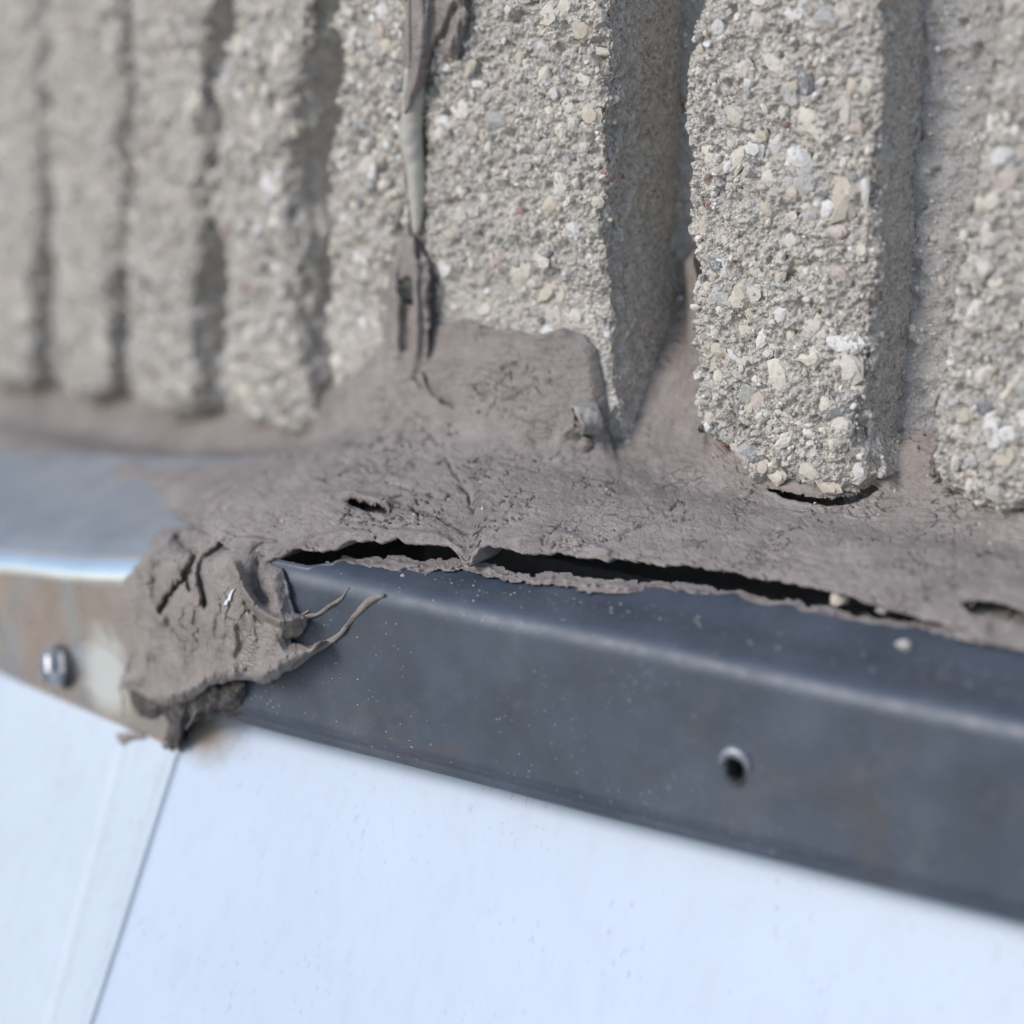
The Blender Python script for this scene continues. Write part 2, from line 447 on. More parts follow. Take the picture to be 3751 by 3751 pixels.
PAL = np.array([(.72, .65, .56), (.80, .75, .68), (.58, .55, .51), (.38, .375, .365), (.85, .84, .83), (.62, .53, .43), (.16, .17, .185), (.32, .13, .10), (.64, .54, .48)])
PALW = np.array([.24, .20, .19, .11, .08, .09, .055, .010, .025]); PALW /= PALW.sum()

# ------------------------------------------------------------------ ground
S = 60.0
gx = np.array([[-S, -S, 0], [S, -S, 0], [S, S, 0], [-S, S, 0]])
g = add_mesh('ground', gx, np.array([[0, 1, 2, 3]]), M_GND); g['kind'] = 'structure'

# ------------------------------------------------------------------ ribbed concrete wall panels
ICO_T = (1 + 5 ** .5) / 2
ICO_V = np.array([(-1, ICO_T, 0), (1, ICO_T, 0), (-1, -ICO_T, 0), (1, -ICO_T, 0), (0, -1, ICO_T), (0, 1, ICO_T), (0, -1, -ICO_T), (0, 1, -ICO_T), (ICO_T, 0, -1), (ICO_T, 0, 1), (-ICO_T, 0, -1), (-ICO_T, 0, 1)]) / 1.9021
ICO_F = np.array([(0, 11, 5), (0, 5, 1), (0, 1, 7), (0, 7, 10), (0, 10, 11), (1, 5, 9), (5, 11, 4), (11, 10, 2), (10, 7, 6), (7, 1, 8), (3, 9, 4), (3, 4, 2), (3, 2, 6), (3, 6, 8), (3, 8, 9), (4, 9, 5), (2, 4, 11), (6, 2, 10), (8, 6, 7), (9, 8, 1)])
def stone_mesh(i):
    r = np.random.default_rng(100 + i)
    nseg, nring = 8, 4
    V = [(0, 0, -1)]
    for a in range(1, nring):
        ph = math.pi * a / nring - math.pi / 2
        for b in range(nseg):
            th = 2 * math.pi * (b + .5 * (a % 2)) / nseg
            V.append((math.cos(ph) * math.cos(th), math.cos(ph) * math.sin(th), math.sin(ph)))
    V.append((0, 0, 1)); V = np.array(V)
    # chipped, flat-sided outline: cut by a few random planes
    for _ in range(9):
        nn = r.normal(size=3); nn /= np.linalg.norm(nn); h = r.uniform(.5, .85)
        dd = V @ nn; V = V - np.where(dd > h, dd - h, 0)[:, None] * nn
    V *= r.uniform(.93, 1.07, size=(len(V), 1))
    F = []
    for b in range(nseg):
        F.append((0, 1 + (b + 1) % nseg, 1 + b))
        for a in range(nring - 2):
            i0 = 1 + a * nseg; i1 = i0 + nseg; b2 = (b + 1) % nseg
            F += [(i0 + b, i0 + b2, i1 + b2), (i0 + b, i1 + b2, i1 + b)]
        i0 = 1 + (nring - 2) * nseg
        F.append((i0 + b, i0 + (b + 1) % nseg, len(V) - 1))
    return V, np.array(F)
STONE_SHAPES = [stone_mesh(i) for i in range(10)]
_stone_cache = {}
def stone_data(i, key):
    if (i, key) not in _stone_cache:
        V, F = STONE_SHAPES[i]; me = raw_mesh('stone', V, F, False); me.materials.append(STONES[key]); _stone_cache[(i, key)] = me
    return _stone_cache[(i, key)]
def put_stone(parent, pos, d, n, size, rot, key, i, sink):
    """size: half extents (along, across, out)"""
    a = math.cos(rot) * d + math.sin(rot) * ZV; b = -math.sin(rot) * d + math.cos(rot) * ZV
    p = pos - n * sink - base_of(parent)
    m = Matrix(((a[0] * size[0], b[0] * size[1], n[0] * size[2], p[0]),
                (a[1] * size[0], b[1] * size[1], n[1] * size[2], p[1]),
                (a[2] * size[0], b[2] * size[1], n[2] * size[2], p[2]), (0, 0, 0, 1)))
    o = bpy.data.objects.new('stone', stone_data(i, key)); link(o, parent); o.matrix_local = m
    return o
def grains(parent, pos, nrm, rmin, rmax, seed, dark=1.0):
    r = np.random.default_rng(seed); n = len(pos)
    rr = rmin + (rmax - rmin) * r.random(n) ** 4.0
    Q = r.normal(size=(n, 3, 3)); A = np.linalg.qr(Q)[0]
    sc3 = rr[:, None] * np.stack([r.uniform(.8, 1.4, n), r.uniform(.7, 1.1, n), r.uniform(.55, .9, n)], 1)
    V = ICO_V[None] * r.uniform(.78, 1.15, size=(n, 12, 1))
    V = np.einsum('nvk,nk,nkj->nvj', V, sc3, A) + pos[:, None] + nrm * (rr * r.uniform(-.75, .15, n))[:, None, None]
    F = ICO_F[None] + (np.arange(n) * 12)[:, None, None]
    o = add_mesh('sand_grains', V, F.reshape(-1, 3), M_GRN, parent, False, 'stuff')
    C = PAL[r.choice(len(PAL), n, p=PALW)] * r.uniform(.8, 1.12, size=(n, 1)) * dark
    set_col(o, np.repeat(C, 12, 0))

def make_rib(parent, side, left, right, bottom, res, seed, stones, n_rand, n_grain, amp=1.0, rsize=(.0014, .0046), smear=None, gl=G_DEPTH, gr=G_DEPTH):
    n, d = (nR, dR) if side == 'R' else (nL, dL)
    def uz(pts):
        q = unp(np.array([p[0] for p in pts]), np.array([p[1] for p in pts]), C0, n) - C0
        return q @ d, q[..., 2]
    def edge(pts):
        u, z = uz(pts); i = np.argsort(z); return z[i], u[i]
    zl, ul = edge(left); zr, ur = edge(right)
    bu, bz = uz(bottom); i = np.argsort(bu); bu, bz = bu[i], bz[i]
    ztop = uz([(1875, -620)])[1][0]; n_grain = int(n_grain * 1.28)
    wid = np.median(ur) - np.median(ul)
    nf = max(14, int(wid / res)); ns = max(6, int(gr / res * .9)); nb = max(4, ns // 3)
    # cross-section: left side, face, right side
    q = np.concatenate([np.linspace(0, 1, nb, endpoint=False), np.ones(nf), np.linspace(1, 0, ns + 1)[1:]])   # 1 = face level
    s = np.concatenate([np.zeros(nb), np.linspace(0, 1, nf), np.ones(ns)])
    nx = len(q)
    zb0 = np.interp(np.interp(bz.mean(), zl, ul) + wid * s, bu, bz)
    nz = int((ztop - bz.min()) / res)
    t = np.linspace(0, 1, nz)[:, None]
    Z = zb0[None] + (ztop - zb0[None]) * t
    # bottom return, then coarse rows up
    zt = np.array([.02, .06, .15, .35, .6])[:, None]
    Z = np.concatenate([Z, ztop + zt + 0 * zb0[None]])
    UL, UR = np.interp(Z, zl, ul), np.interp(Z, zr, ur)
    face = q[None] + 0 * Z
    U = UL + (UR - UL) * s[None] + np.where(s[None] > .5, 1, -1) * (1 - face) * np.where((s == 1) | (s == 0), 1, 0)[None] * .0030
    gv = np.where(s < .5, gl, gr)[None]
    Oo = -gv * (1 - face)
    # rounded arrises
    dl = np.minimum((U - UL), (UR - U)); onface = face >= .999
    Oo = Oo - np.where(onface, .0020 * np.exp(-np.clip(dl, 0, 1) / .0016), 0)
    # bottom curls back
    db = (Z - zb0[None])
    Oo = Oo - np.where(onface, .0045 * np.exp(-db / .0022), 0)
    row = lambda k: (U[:1], Oo[:1] * (1 - k) + (-gv - .004) * k, Z[:1] - .0012 * math.sin(k * 3.14) + .0006 * k)
    ext = [row(k) for k in (1.0, .75, .5, .25, .1)]
    U = np.concatenate([e[0] for e in ext] + [U]); Oo = np.concatenate([e[1] for e in ext] + [Oo]); Z = np.concatenate([e[2] for e in ext] + [Z])
    wf = np.concatenate([np.repeat(face[:1], 5, 0), face])
    P = C0 + U[..., None] * d + Oo[..., None] * n + Z[..., None] * ZV
    b1 = noise(P, .011, seed); b2 = noise(P, .0042, seed + 1); b3 = noise(P, .0017, seed + 2); b4 = noise(P, .0008, seed + 3)
    b5 = noise(P * np.array([1, 1, .45]), .0065, seed + 4)
    wface = sstep(.35, 1, wf)
    pit = -np.clip(noise(P, .0034, seed + 5) - .30, 0, 1) * .0042 - np.clip(noise(P, .0015, seed + 6) - .25, 0, 1) * .0020
    dn = amp * (.0012 * b1 + .0011 * b2 + .0010 * b3 + .0007 * b4 + pit)
    if smear is not None: dn = dn * (1 - .6 * sstep(*smear, -Z)) - .0020 * sstep(*smear, -Z)
    ds = .00035 * b2 + .00028 * b3 + .00015 * b4 + .0007 * b5 * wface
    sgn = np.where(np.arange(nx) < nb + nf // 2, -1, 1)[None]
    edge_w = np.exp(-np.clip(np.minimum(np.arange(nx) - nb, nb + nf - 1 - np.arange(nx)), 0, None) * res / .0025)[None] * wface
    P = P + n * (dn * wface)[..., None] + d * (sgn * (ds * (1 - wface) + edge_w * (.0013 * b2 + .0011 * b5 + .0006 * b3) * amp))[..., None]
    rib = add_mesh('rib', P, grid_faces(*P.shape[:2]), M_CON, parent)
    Nr = 5 + nz
    Fp = P[5:Nr, nb:nb + nf].reshape(-1, 3)
    r = np.random.default_rng(seed + 50)
    # named stones, then random ones, set flush in the broken face
    fu = (Fp - C0) @ d; fz = Fp[:, 2] - C0[2]; fo = (Fp - C0) @ n
    todo = []
    for (x, y, a, b, rot, key) in stones:
        q_ = unp(np.array([x]), np.array([y]), C0, n)[0] - C0
        todo.append((q_ @ d, q_[2], a * 6.2e-5, b * 6.2e-5, rad(rot), key))
    keys = ['cream', 'tan', 'white', 'grey', 'slate', 'pink', 'red']; kw = [.48, .15, .14, .16, .02, .05, .0]
    for _ in range(n_rand):
        i = r.integers(int(nz * .80)) * nf + r.integers(int(nf * .10), int(nf * .92)); a = r.uniform(*rsize) * (1 if r.random() < .8 else 1.35)
        todo.append((fu[i], fz[i], a, a * r.uniform(.5, .9), r.uniform(0, math.pi), r.choice(keys, p=kw)))
    foot = []
    for (u_, z2, a, b, rot, key) in todo:
        dd = (fu - u_) ** 2 + (fz - z2) ** 2; i = np.argmin(dd)
        near = dd < max(b * b, (2 * res) ** 2)
        lev = np.percentile(fo[near], 75) if near.any() else fo[i]
        out = .5 * min(a, b); prot = r.uniform(.0000, .0005) + .10 * min(a, b)
        pos = C0 + fu[i] * d + fz[i] * ZV + lev * n
        put_stone(rib, pos, d, n, (a, b, out), rot, key, r.integers(10), out * .85 - prot)
        foot.append((fu[i], fz[i], a, b, rot))
    def outside(u_, z2):
        ok = np.ones(len(u_), bool)
        for (su, sz, a, b, rot) in foot:
            x_, y_ = u_ - su, z2 - sz
            ok &= ((x_ * math.cos(rot) + y_ * math.sin(rot)) / a) ** 2 + ((-x_ * math.sin(rot) + y_ * math.cos(rot)) / b) ** 2 > .80
        return ok
    # grains gather in loose clusters, leaving patches of bare matrix
    i = r.integers(len(Fp), size=int(n_grain * 1.7))
    dens = noise(Fp[i], .006, seed + 9)
    i = i[(r.random(len(i)) < .5 + 1.1 * dens) & outside(fu[i], fz[i])]
    m_ = len(i)
    grains(rib, Fp[i] + (r.normal(size=(m_, 1)) * d + r.normal(size=(m_, 1)) * ZV) * res * .5, n, .00026, .00150 if res < .0006 else .0019, seed + 60)
    # finer grains on the visible side of the rib
    Sp = P[5:Nr, nb + nf:].reshape(-1, 3)
    m = n_grain // 5; i = r.integers(len(Sp), size=m)
    grains(rib, Sp[i], d, .00022, .0008, seed + 61, .82)
    return rib

def make_groove(parent, side, px0, px1, seed, res, g=G_DEPTH, rough=1.0):
    n, d = (nR, dR) if side == 'R' else (nL, dL)
    u0 = ((unp(np.array([px0]), np.array([900]), C0, n) - C0) @ d)[0] - .008; u1 = ((unp(np.array([px1]), np.array([900]), C0, n) - C0) @ d)[0] + .008
    zs = np.concatenate([np.arange(-.19, .070, res), [.08, .12, .2, .4, .645]])
    U, Z = np.meshgrid(np.arange(u0, u1, res), zs)
    P = C0 + U[..., None] * d - (g - .0010) * n + Z[..., None] * ZV
    h = rough * (.0007 * noise(P, .009, seed) + .0006 * noise(P, .003, seed + 1) + .00042 * noise(P, .0012, seed + 2) - .003 * np.clip(noise(P, .004, seed + 3) - .40, 0, 1))
    o = add_mesh('groove_floor', P + n * h[..., None], grid_faces(*U.shape), M_GRO, parent)
    if res < .001:
        Q = (P + n * h[..., None])[:-6].reshape(-1, 3); r = np.random.default_rng(seed)
        grains(o, Q[r.integers(len(Q), size=3800)], n, .00018, .0011, seed + 2, .85)
    return o

wall_r = thing('ribbed_concrete_panel', 'sharp pale ribbed concrete wall panel with three broad rough ribs above the dark metal flashing', 'wall', R_(.1, 0, -.19))
wall_l = thing('ribbed_concrete_panel', 'blurred ribbed concrete wall panel turning away beyond the vertical joint, with narrow-looking ribs', 'wall', L_(-.1, 0, -.21))

R1_stones = [(2055, 680, 62, 38, 40, 'white'), (1745, 308, 72, 17, 8, 'white'), (1905, 772, 24, 22, 0, 'red'), (2095, 565, 34, 28, 0, 'slate'), (2130, 290, 38, 48, 70, 'cream'),
             (2000, 275, 34, 60, -25, 'cream'), (1925, 265, 26, 40, -30, 'white'), (2085, 395, 40, 26, 20, 'cream'), (1605, 500, 30, 40, 20, 'cream'), (1785, 540, 26, 36, -10, 'cream'),
             (1980, 545, 50, 30, 45, 'grey'), (2175, 735, 32, 45, 90, 'cream'), (1670, 595, 22, 26, 0, 'tan'), (1770, 725, 34, 26, 30, 'cream'), (1820, 990, 28, 24, 20, 'tan'),
             (1700, 880, 20, 18, 0, 'tan'), (2030, 965, 22, 18, 0, 'slate'), (1890, 955, 30, 26, 0, 'grey'), (2210, 630, 26, 20, 20, 'red'), (1985, 170, 46, 28, 0, 'white'), (1870, 25, 26, 20, 30, 'white'),
             (1720, 250, 24, 60, -30, 'tan'), (2100, 850, 52, 36, 10, 'grey'), (1740, 1090, 40, 26, 30, 'tan'), (2185, 190, 24, 60, 90, 'cream'), (1950, 820, 30, 20, 40, 'cream')]
R2_stones = [(2640, 100, 48, 34, 80, 'white'), (2695, 575, 92, 38, 62, 'cream'), (2700, 60, 20, 16, 60, 'white'), (3075, 50, 78, 52, 70, 'pink'), (2765, 590, 24, 20, 0, 'slate'),
             (3075, 675, 62, 50, -20, 'tan'), (3165, 690, 66, 22, 90, 'white'), (3185, 315, 44, 36, 80, 'cream'), (3120, 310, 42, 28, 80, 'tan'), (3010, 500, 34, 28, 0, 'cream'),
             (3135, 465, 52, 32, -15, 'pink'), (2820, 645, 40, 30, 20, 'cream'), (2715, 915, 30, 26, 0, 'pink'), (2585, 1065, 40, 34, 50, 'tan'), (2575, 820, 30, 46, 0, 'tan'), (2640, 880, 40, 30, 0, 'cream'),
             (2800, 1230, 60, 26, 60, 'white'), (3075, 1010, 78, 48, -25, 'pink'), (3060, 1255, 72, 40, -10, 'white'), (3145, 915, 34, 34, 0, 'cream'), (3060, 850, 46, 34, 0, 'pink'),
             (2740, 300, 30, 24, 50, 'white'), (3005, 300, 26, 16, 30, 'white'), (2610, 1000, 28, 24, 0, 'tan'), (2680, 1300, 38, 26, -30, 'white'), (2870, 1610, 62, 30, 35, 'cream'), (2828, 1750, 48, 40, 10, 'cream'),
             (3010, 1782, 74, 34, -14, 'tan'), (3125, 1735, 60, 40, 60, 'white'), (2720, 1780, 22, 20, 0, 'pink'), (2720, 1805, 24, 20, 0, 'cream'), (2845, 1150, 20, 16, 0, 'white'), (2560, 130, 26, 20, 60, 'slate'),
             (2590, 745, 16, 16, 0, 'red'), (2535, 605, 20, 18, 0, 'pink'), (2600, 640, 20, 14, 60, 'red'), (3010, 1450, 26, 18, 40, 'slate'), (2840, 1390, 34, 26, 20, 'cream'), (2620, 1380, 34, 22, 70, 'tan'), (2960, 1090, 24, 16, 10, 'white'),
             (2680, 1640, 30, 26, 0, 'tan'), (2765, 1680, 30, 22, 30, 'slate'), (2880, 880, 30, 20, 0, 'cream'), (2855, 1010, 44, 26, 60, 'cream'), (2860, 410, 38, 26, 80, 'cream'), (2960, 760, 34, 26, 0, 'cream')]
R3_stones = [(3625, 460, 26, 40, 10, 'white'), (3710, 480, 24, 24, 0, 'white'), (3715, 580, 40, 26, 0, 'slate'), (3690, 660, 70, 40, 40, 'pink'), (3610, 980, 40, 36, 0, 'white'), (3690, 1275, 20, 16, 90, 'slate'),
             (3600, 1370, 60, 36, 60, 'cream'), (3530, 1520, 44, 36, 10, 'tan'), (3600, 1500, 50, 30, 60, 'slate'), (3640, 1620, 40, 36, 30, 'white'), (3490, 1690, 44, 26, 80, 'cream'), (3560, 1690, 40, 30, 0, 'grey'),
             (3560, 1130, 60, 26, 60, 'white'), (3470, 1500, 20, 46, 0, 'tan'), (3640, 1030, 46, 30, 20, 'cream'), (3620, 850, 36, 46, 30, 'cream'), (3640, 1800, 44, 30, 0, 'grey'), (3720, 1400, 56, 36, 60, 'cream'), (3540, 1780, 40, 20, 70, 'cream')]
make_rib(wall_r, 'R',
         [(1562, -300), (1560, 0), (1552, 300), (1556, 600), (1550, 900), (1560, 1200), (1560, 1800)],
         [(2230, -300), (2225, 0), (2215, 300), (2210, 600), (2203, 900), (2215, 1100), (2218, 1300), (2235, 1480), (2262, 1640), (2270, 1800)],
         [(1540, 1660), (1900, 1700), (2240, 1640), (2300, 1640)], .00040, 11, R1_stones, 62, 2700, gr=.030, smear=(.110, .122))
rib2 = make_rib(wall_r, 'R',
         [(2590, -300), (2570, 0), (2548, 100), (2500, 300), (2492, 400), (2518, 550), (2522, 700), (2520, 850), (2545, 1100), (2545, 1300), (2545, 1600), (2545, 1900)],
         [(3240, -300), (3230, 0), (3225, 300), (3212, 500), (3192, 700), (3195, 900), (3182, 1100), (3168, 1300), (3148, 1500), (3140, 1600), (3195, 1720), (3210, 1900)],
         [(2540, 1590), (2600, 1640), (2680, 1665), (2700, 1720), (2740, 1800), (2790, 1780), (2850, 1775), (2940, 1815), (3040, 1815), (3120, 1790), (3170, 1755), (3210, 1735)], .00036, 23, R2_stones, 88, 3600, gl=.030, gr=.0155)
_q = unp(np.array([3146.]), np.array([1690.]), C0, nR)[0]
_p = unp(np.array([3222.]), np.array([1690.]), _q + dR * .0012, dR)[0]
put_stone(rib2, _p, -nR, dR, (.0062, .0040, .0020), rad(-52), 'dark', 4, .0003)['label'] = 'dark smooth flake of stone'
make_rib(wall_r, 'R',
         [(3680, -300), (3660, 0), (3640, 200), (3600, 400), (3580, 600), (3525, 900), (3475, 1200), (3442, 1400), (3412, 1650), (3402, 1800), (3400, 2000)],
         [(4260, -300), (4255, 400), (4230, 900), (4210, 1400), (4190, 2000)],
         [(3395, 1770), (3440, 1810), (3520, 1850), (3620, 1880), (3680, 1865), (3760, 1850), (3900, 1890), (4200, 1960)], .00042, 37, R3_stones, 48, 2600, gl=.0155)
make_rib(wall_r, 'R', [(4480, -300), (4480, 2200)], [(5160, -300), (5160, 2200)], [(4400, 2000), (5200, 2160)], .0012, 41, [], 0, 600)
for i, (a, b) in enumerate([(2205, 2560), (3130, 3680), (4200, 4500)]):
    make_groove(wall_r, 'R', a, b, 60 + 5 * i, .00045 if i < 2 else .0012, (.030, .0155, .020)[i], 1.6)

L_args = [
    ([(1230, -300), (1225, 0), (1215, 100), (1255, 180), (1240, 400), (1200, 600), (1195, 900), (1180, 1100), (1162, 1200), (1175, 1300), (1180, 1800)],
     [(1488, -300), (1488, 400), (1484, 1000), (1490, 1800)], [(1150, 1470), (1500, 1600)], .0007, 71, [(1330, 745, 26, 24, 0, 'slate'), (1385, 110, 60, 50, 40, 'pink'), (1240, 80, 26, 20, 0, 'white'), (1310, 950, 40, 30, 0, 'white'), (1400, 780, 46, 36, 30, 'pink')], 16),
    ([(835, -300), (833, 0), (825, 120), (790, 220), (758, 310), (798, 400), (762, 650), (766, 800), (805, 900), (815, 1000), (830, 1200), (800, 1300), (790, 1400), (815, 1600)],
     [(1150, -300), (1145, 0), (1130, 150), (1072, 320), (1062, 450), (1032, 600), (1042, 750), (1088, 860), (1085, 1000), (1080, 1150), (1118, 1350), (1130, 1480), (1130, 1700)],
     [(780, 1450), (860, 1520), (960, 1570), (1040, 1585), (1100, 1540), (1150, 1500)], .0009, 83, [(930, 245, 34, 26, 0, 'slate'), (830, 285, 34, 24, 0, 'white'), (860, 525, 40, 30, 60, 'white'), (1100, 1390, 44, 30, 0, 'tan'), (1080, 1470, 34, 20, 10, 'slate')], 12),
    ([(490, -300), (485, 0), (470, 200), (482, 300), (460, 500), (470, 700), (442, 800), (450, 1000), (462, 1150), (450, 1350), (470, 1600)],
     [(780, -300), (772, 0), (735, 200), (740, 420), (748, 700), (730, 850), (692, 1080), (700, 1300), (725, 1400), (730, 1600)],
     [(440, 1440), (520, 1500), (600, 1540), (680, 1520), (740, 1470)], .0011, 97, [(490, 740, 34, 24, 0, 'slate'), (550, 730, 24, 26, 0, 'tan'), (640, 745, 34, 22, 20, 'tan'), (570, 120, 40, 40, 0, 'white')], 8),
    ([(160, -300), (160, 0), (150, 300), (165, 600), (172, 850), (182, 1000), (178, 1200), (182, 1350), (190, 1600)],
     [(445, -300), (440, 0), (450, 300), (436, 600), (452, 720), (426, 900), (393, 1060), (388, 1200), (402, 1350), (410, 1600)],
     [(160, 1400), (230, 1450), (300, 1475), (380, 1450), (420, 1420)], .0013, 109, [(210, 690, 34, 30, 0, 'pink')], 6),
    ([(-140, -300), (-130, 600), (-120, 1600)], [(135, -300), (128, 0), (150, 400), (135, 800), (112, 1000), (112, 1350), (112, 1600)], [(-140, 1390), (-40, 1425), (60, 1435), (130, 1400)], .0014, 121, [], 5),
    ([(-420, -300), (-400, 1600)], [(-190, -300), (-175, 1600)], [(-430, 1330), (-170, 1390)], .0022, 133, [], 0),
    ([(-680, -300), (-660, 1600)], [(-470, -300), (-455, 1600)], [(-690, 1270), (-450, 1320)], .0024, 145, [], 0),
    ([(-920, -300), (-900, 1600)], [(-730, -300), (-715, 1600)], [(-930, 1210), (-710, 1260)], .0026, 157, [], 0),
]
for i, (lf, rt, bt, res, sd, st, nr_) in enumerate(L_args):
    if i: lf = [(x + 9, y) for x, y in lf]
    rt = [(x - (14 if i > 1 else 8 if i else 0), y) for x, y in rt]
    make_rib(wall_l, 'L', lf, rt, bt, res, sd, st, nr_, [2600, 2200, 1700, 1400, 1100, 300, 200, 200][i], amp=1.45, rsize=(.0024, .0052), smear=(.118, .132) if i == 0 else None)
for i, (a, b) in enumerate([(1030, 1250), (690, 830), (385, 485), (105, 185), (-200, -110), (-480, -400), (-740, -650)]):
    make_groove(wall_l, 'L', a, b, 160 + 5 * i, .0011)
# plain concrete behind ribs and joint, down to the ledge and up to the top; front slabs added against light leaks
def slab(parent, name, fn, u0, u1, o0, o1, z0, z1, mat):
    U, O, Zz = np.meshgrid([u0, u1], [o0, o1], [z0, z1], indexing='ij')
    V = fn(U.ravel(), O.ravel(), Zz.ravel())
    F = np.array([[0, 1, 3, 2], [4, 6, 7, 5], [0, 4, 5, 1], [2, 3, 7, 6], [0, 2, 6, 4], [1, 5, 7, 3]])
    return add_mesh(name, V, F, mat, parent, False)
slab(wall_r, 'core_and_light_stop', R_, .001, .55, -.12, -.034, -1.35, .64, M_GRO)
slab(wall_l, 'core_and_light_stop', L_, -.75, -.001, -.12, -.023, -1.35, .64, M_GRO)
slab(wall_r, 'core_and_light_stop', R_, .002, .54, -.0335, -.003, -1.35, -.186, M_GRO)
slab(wall_r, 'core_and_light_stop', R_, .004, .53, -.0028, .036, -1.35, -.204, M_GRO)  # unseen slab added to stop ground light leaking into the gap
slab(wall_l, 'core_and_light_stop', L_, -.74, -.004, -.0175, -.003, -1.35, -.226, M_GRO)
slab(wall_l, 'core_and_light_stop', L_, -.73, -.006, -.0028, .036, -1.35, -.238, M_GRO)  # added out of sight to keep the left cavity dark

# ------------------------------------------------------------------ metal flashing
def extrude(name, fn, prof, us, mat, parent, wav=.0004, zfun=None, hole=None):
    prof = np.asarray(prof); U = np.asarray(us)
    O = prof[None, :, 0] + 0 * U[:, None]; Z = prof[None, :, 1] + 0 * U[:, None]
    if zfun is not None: O, Z = zfun(U[:, None], O, Z)
    B = C0 + (dR if fn is R_ else dL) * U[:, None, None] + O[..., None] * (nR if fn is R_ else nL) + Z[..., None] * ZV
    nn = nR if fn is R_ else nL
    B = B + nn * (wav * noise(B, .05, 5))[..., None] + ZV * (wav * .8 * noise(B, .06, 6))[..., None]
    keep = None
    F = grid_faces(*B.shape[:2])
    if hole is not None:
        cen = B.reshape(-1, 3)[F].mean(1) - hole
        F = F[((cen @ dR) / .0022) ** 2 + (cen[:, 2] / .0034) ** 2 > 1]
    return add_mesh(name, B, F, mat, parent)
def arc(cx, cz, r, a0, a1, n): 
    a = np.radians(np.linspace(a0, a1, n)); return [(cx + r * math.cos(t), cz + r * math.sin(t)) for t in a]
rb = .0054
UPR = [(976, 2066), (1010, 2072), (1130, 2066), (1200, 2058), (1266, 2046), (1335, 2058), (1410, 2060), (1470, 2046), (1540, 2065), (1610, 2072), (1665, 2063), (1745, 2066), (1800, 2080), (1880, 2105), (1940, 2116), (2000, 2110), (2070, 2115), (2130, 2131), (2180, 2136), (2210, 2141), (2260, 2127), (2320, 2145), (2400, 2140), (2480, 2150), (2590, 2160), (2630, 2172), (2700, 2166), (2740, 2190), (2830, 2211), (2920, 2206), (2945, 2232), (3050, 2236), (3090, 2256), (3200, 2275), (3290, 2286), (3400, 2291), (3520, 2296)]
_a = np.array(UPR, float); _t = solve(_a[:, 0], _a[:, 1], lambda P: (P - C0)[..., 2] - (Z_BEND_R + .2 * (E_OUT - (P - C0) @ nR))); _q = CAM + ray(_a[:, 0], _a[:, 1]) * _t[:, None] - C0
BACK_U, BACK_O = np.concatenate([[-.02], _q @ dR, [.21, .24]]), np.concatenate([[(_q @ nR)[0]], _q @ nR, [.024, .020]])
def ledge_cut(U, O, Z):
    ob = np.interp(U, BACK_U, BACK_O) + .0010 + .0007 * noise(np.stack([U, 0 * U, 0 * U], -1), .004, 3)
    o0, o1 = .002, E_OUT - .0066
    k = np.clip((O - o0) / (o1 - o0), 0, 1); on = (O < o1 + 1e-6) & (Z > Z_BEND_R)
    ob = np.minimum(ob, E_OUT - .0022); O2 = np.where(on, np.where(ob < o1 - .0003, ob + (o1 - ob) * k, ob), O)
    arcp = (~on) & (Z > Z_BEND_R - .004); O2 = np.where(arcp, np.maximum(O2, np.minimum(ob, E_OUT - .0022)), O2)
    return O2, np.where(on, Z_BEND_R + .2 * (E_OUT - O2) - .0011 * np.exp(-((O2 - .050) / .006) ** 2), Z)
top_back = [(o, Z_BEND_R + .2 * (E_OUT - o) - .0011 * math.exp(-((o - .050) / .006) ** 2)) for o in np.linspace(.002, E_OUT - .0066, 26)]
prof_r = top_back + arc(E_OUT - rb, Z_BEND_R - rb + .0006, rb, 76, 0, 12) + [(E_OUT + .0 * i, Z_BEND_R - rb - (.0343 - .0028) * t) for i, t in enumerate(np.linspace(.02, 1, 60))]
prof_r += [(E_OUT - .0004, Z_BOT_R + .0042), (E_OUT - .0017, Z_BOT_R + .0034), (E_OUT - .0020, Z_BOT_R + .0022)] + arc(E_OUT - .0044, Z_BOT_R + .0020, .0024, 0, -130, 10) + [(.0560, -.2120)]
_t = solve(np.array([2695.]), np.array([2822.]), flash_G)[0]; RIVET = CAM + ray(2695, 2822) * _t
fr_ = thing('metal_flashing', 'dark blue-grey metal flashing with dusty ledge and one rivet, under the sharp wall panel', 'flashing', R_(.1, E_OUT, Z_BOT_R))
extrude('flashing_sheet', R_, prof_r, np.concatenate([np.linspace(-.0085, .22, 500), np.linspace(.222, .40, 60)]), M_DARK, fr_, .0004, ledge_cut, RIVET)
rl = .0082
prof_l = [(o, .42 * (E_OUT - o)) for o in np.linspace(.018, E_OUT - .0088, 20)] + arc(E_OUT - rl, -rl + .0012, rl, 67, 0, 14) + [(E_OUT, -rl + .001 - t * .0363) for t in np.linspace(.04, 1, 16)]
prof_l += arc(E_OUT - .002, -.0440, .002, 0, -140, 8) + [(.060, -.042)]
ZBOT_L = ([-.4, -.112, -.0665, -.0224, .02], [-.252, -.2385, -.2355, -.2330, -.2315])
def left_z(U, O, Z):
    zt, zb = np.interp(U, *ZBL), np.interp(U, *ZBOT_L)
    k = (zt - zb) / .0460
    return O + 0 * U, zt + np.where(Z > 0, Z, Z * k)
fl_ = thing('metal_flashing', 'worn shiny metal flashing with painted tan reflections and a hex screw beyond the sealant lump', 'flashing', L_(-.05, E_OUT, -.235))
extrude('flashing_ledge', L_, prof_l[:21], np.linspace(-.38, -.0085, 200), M_LEDGE, fl_, .0006, left_z)
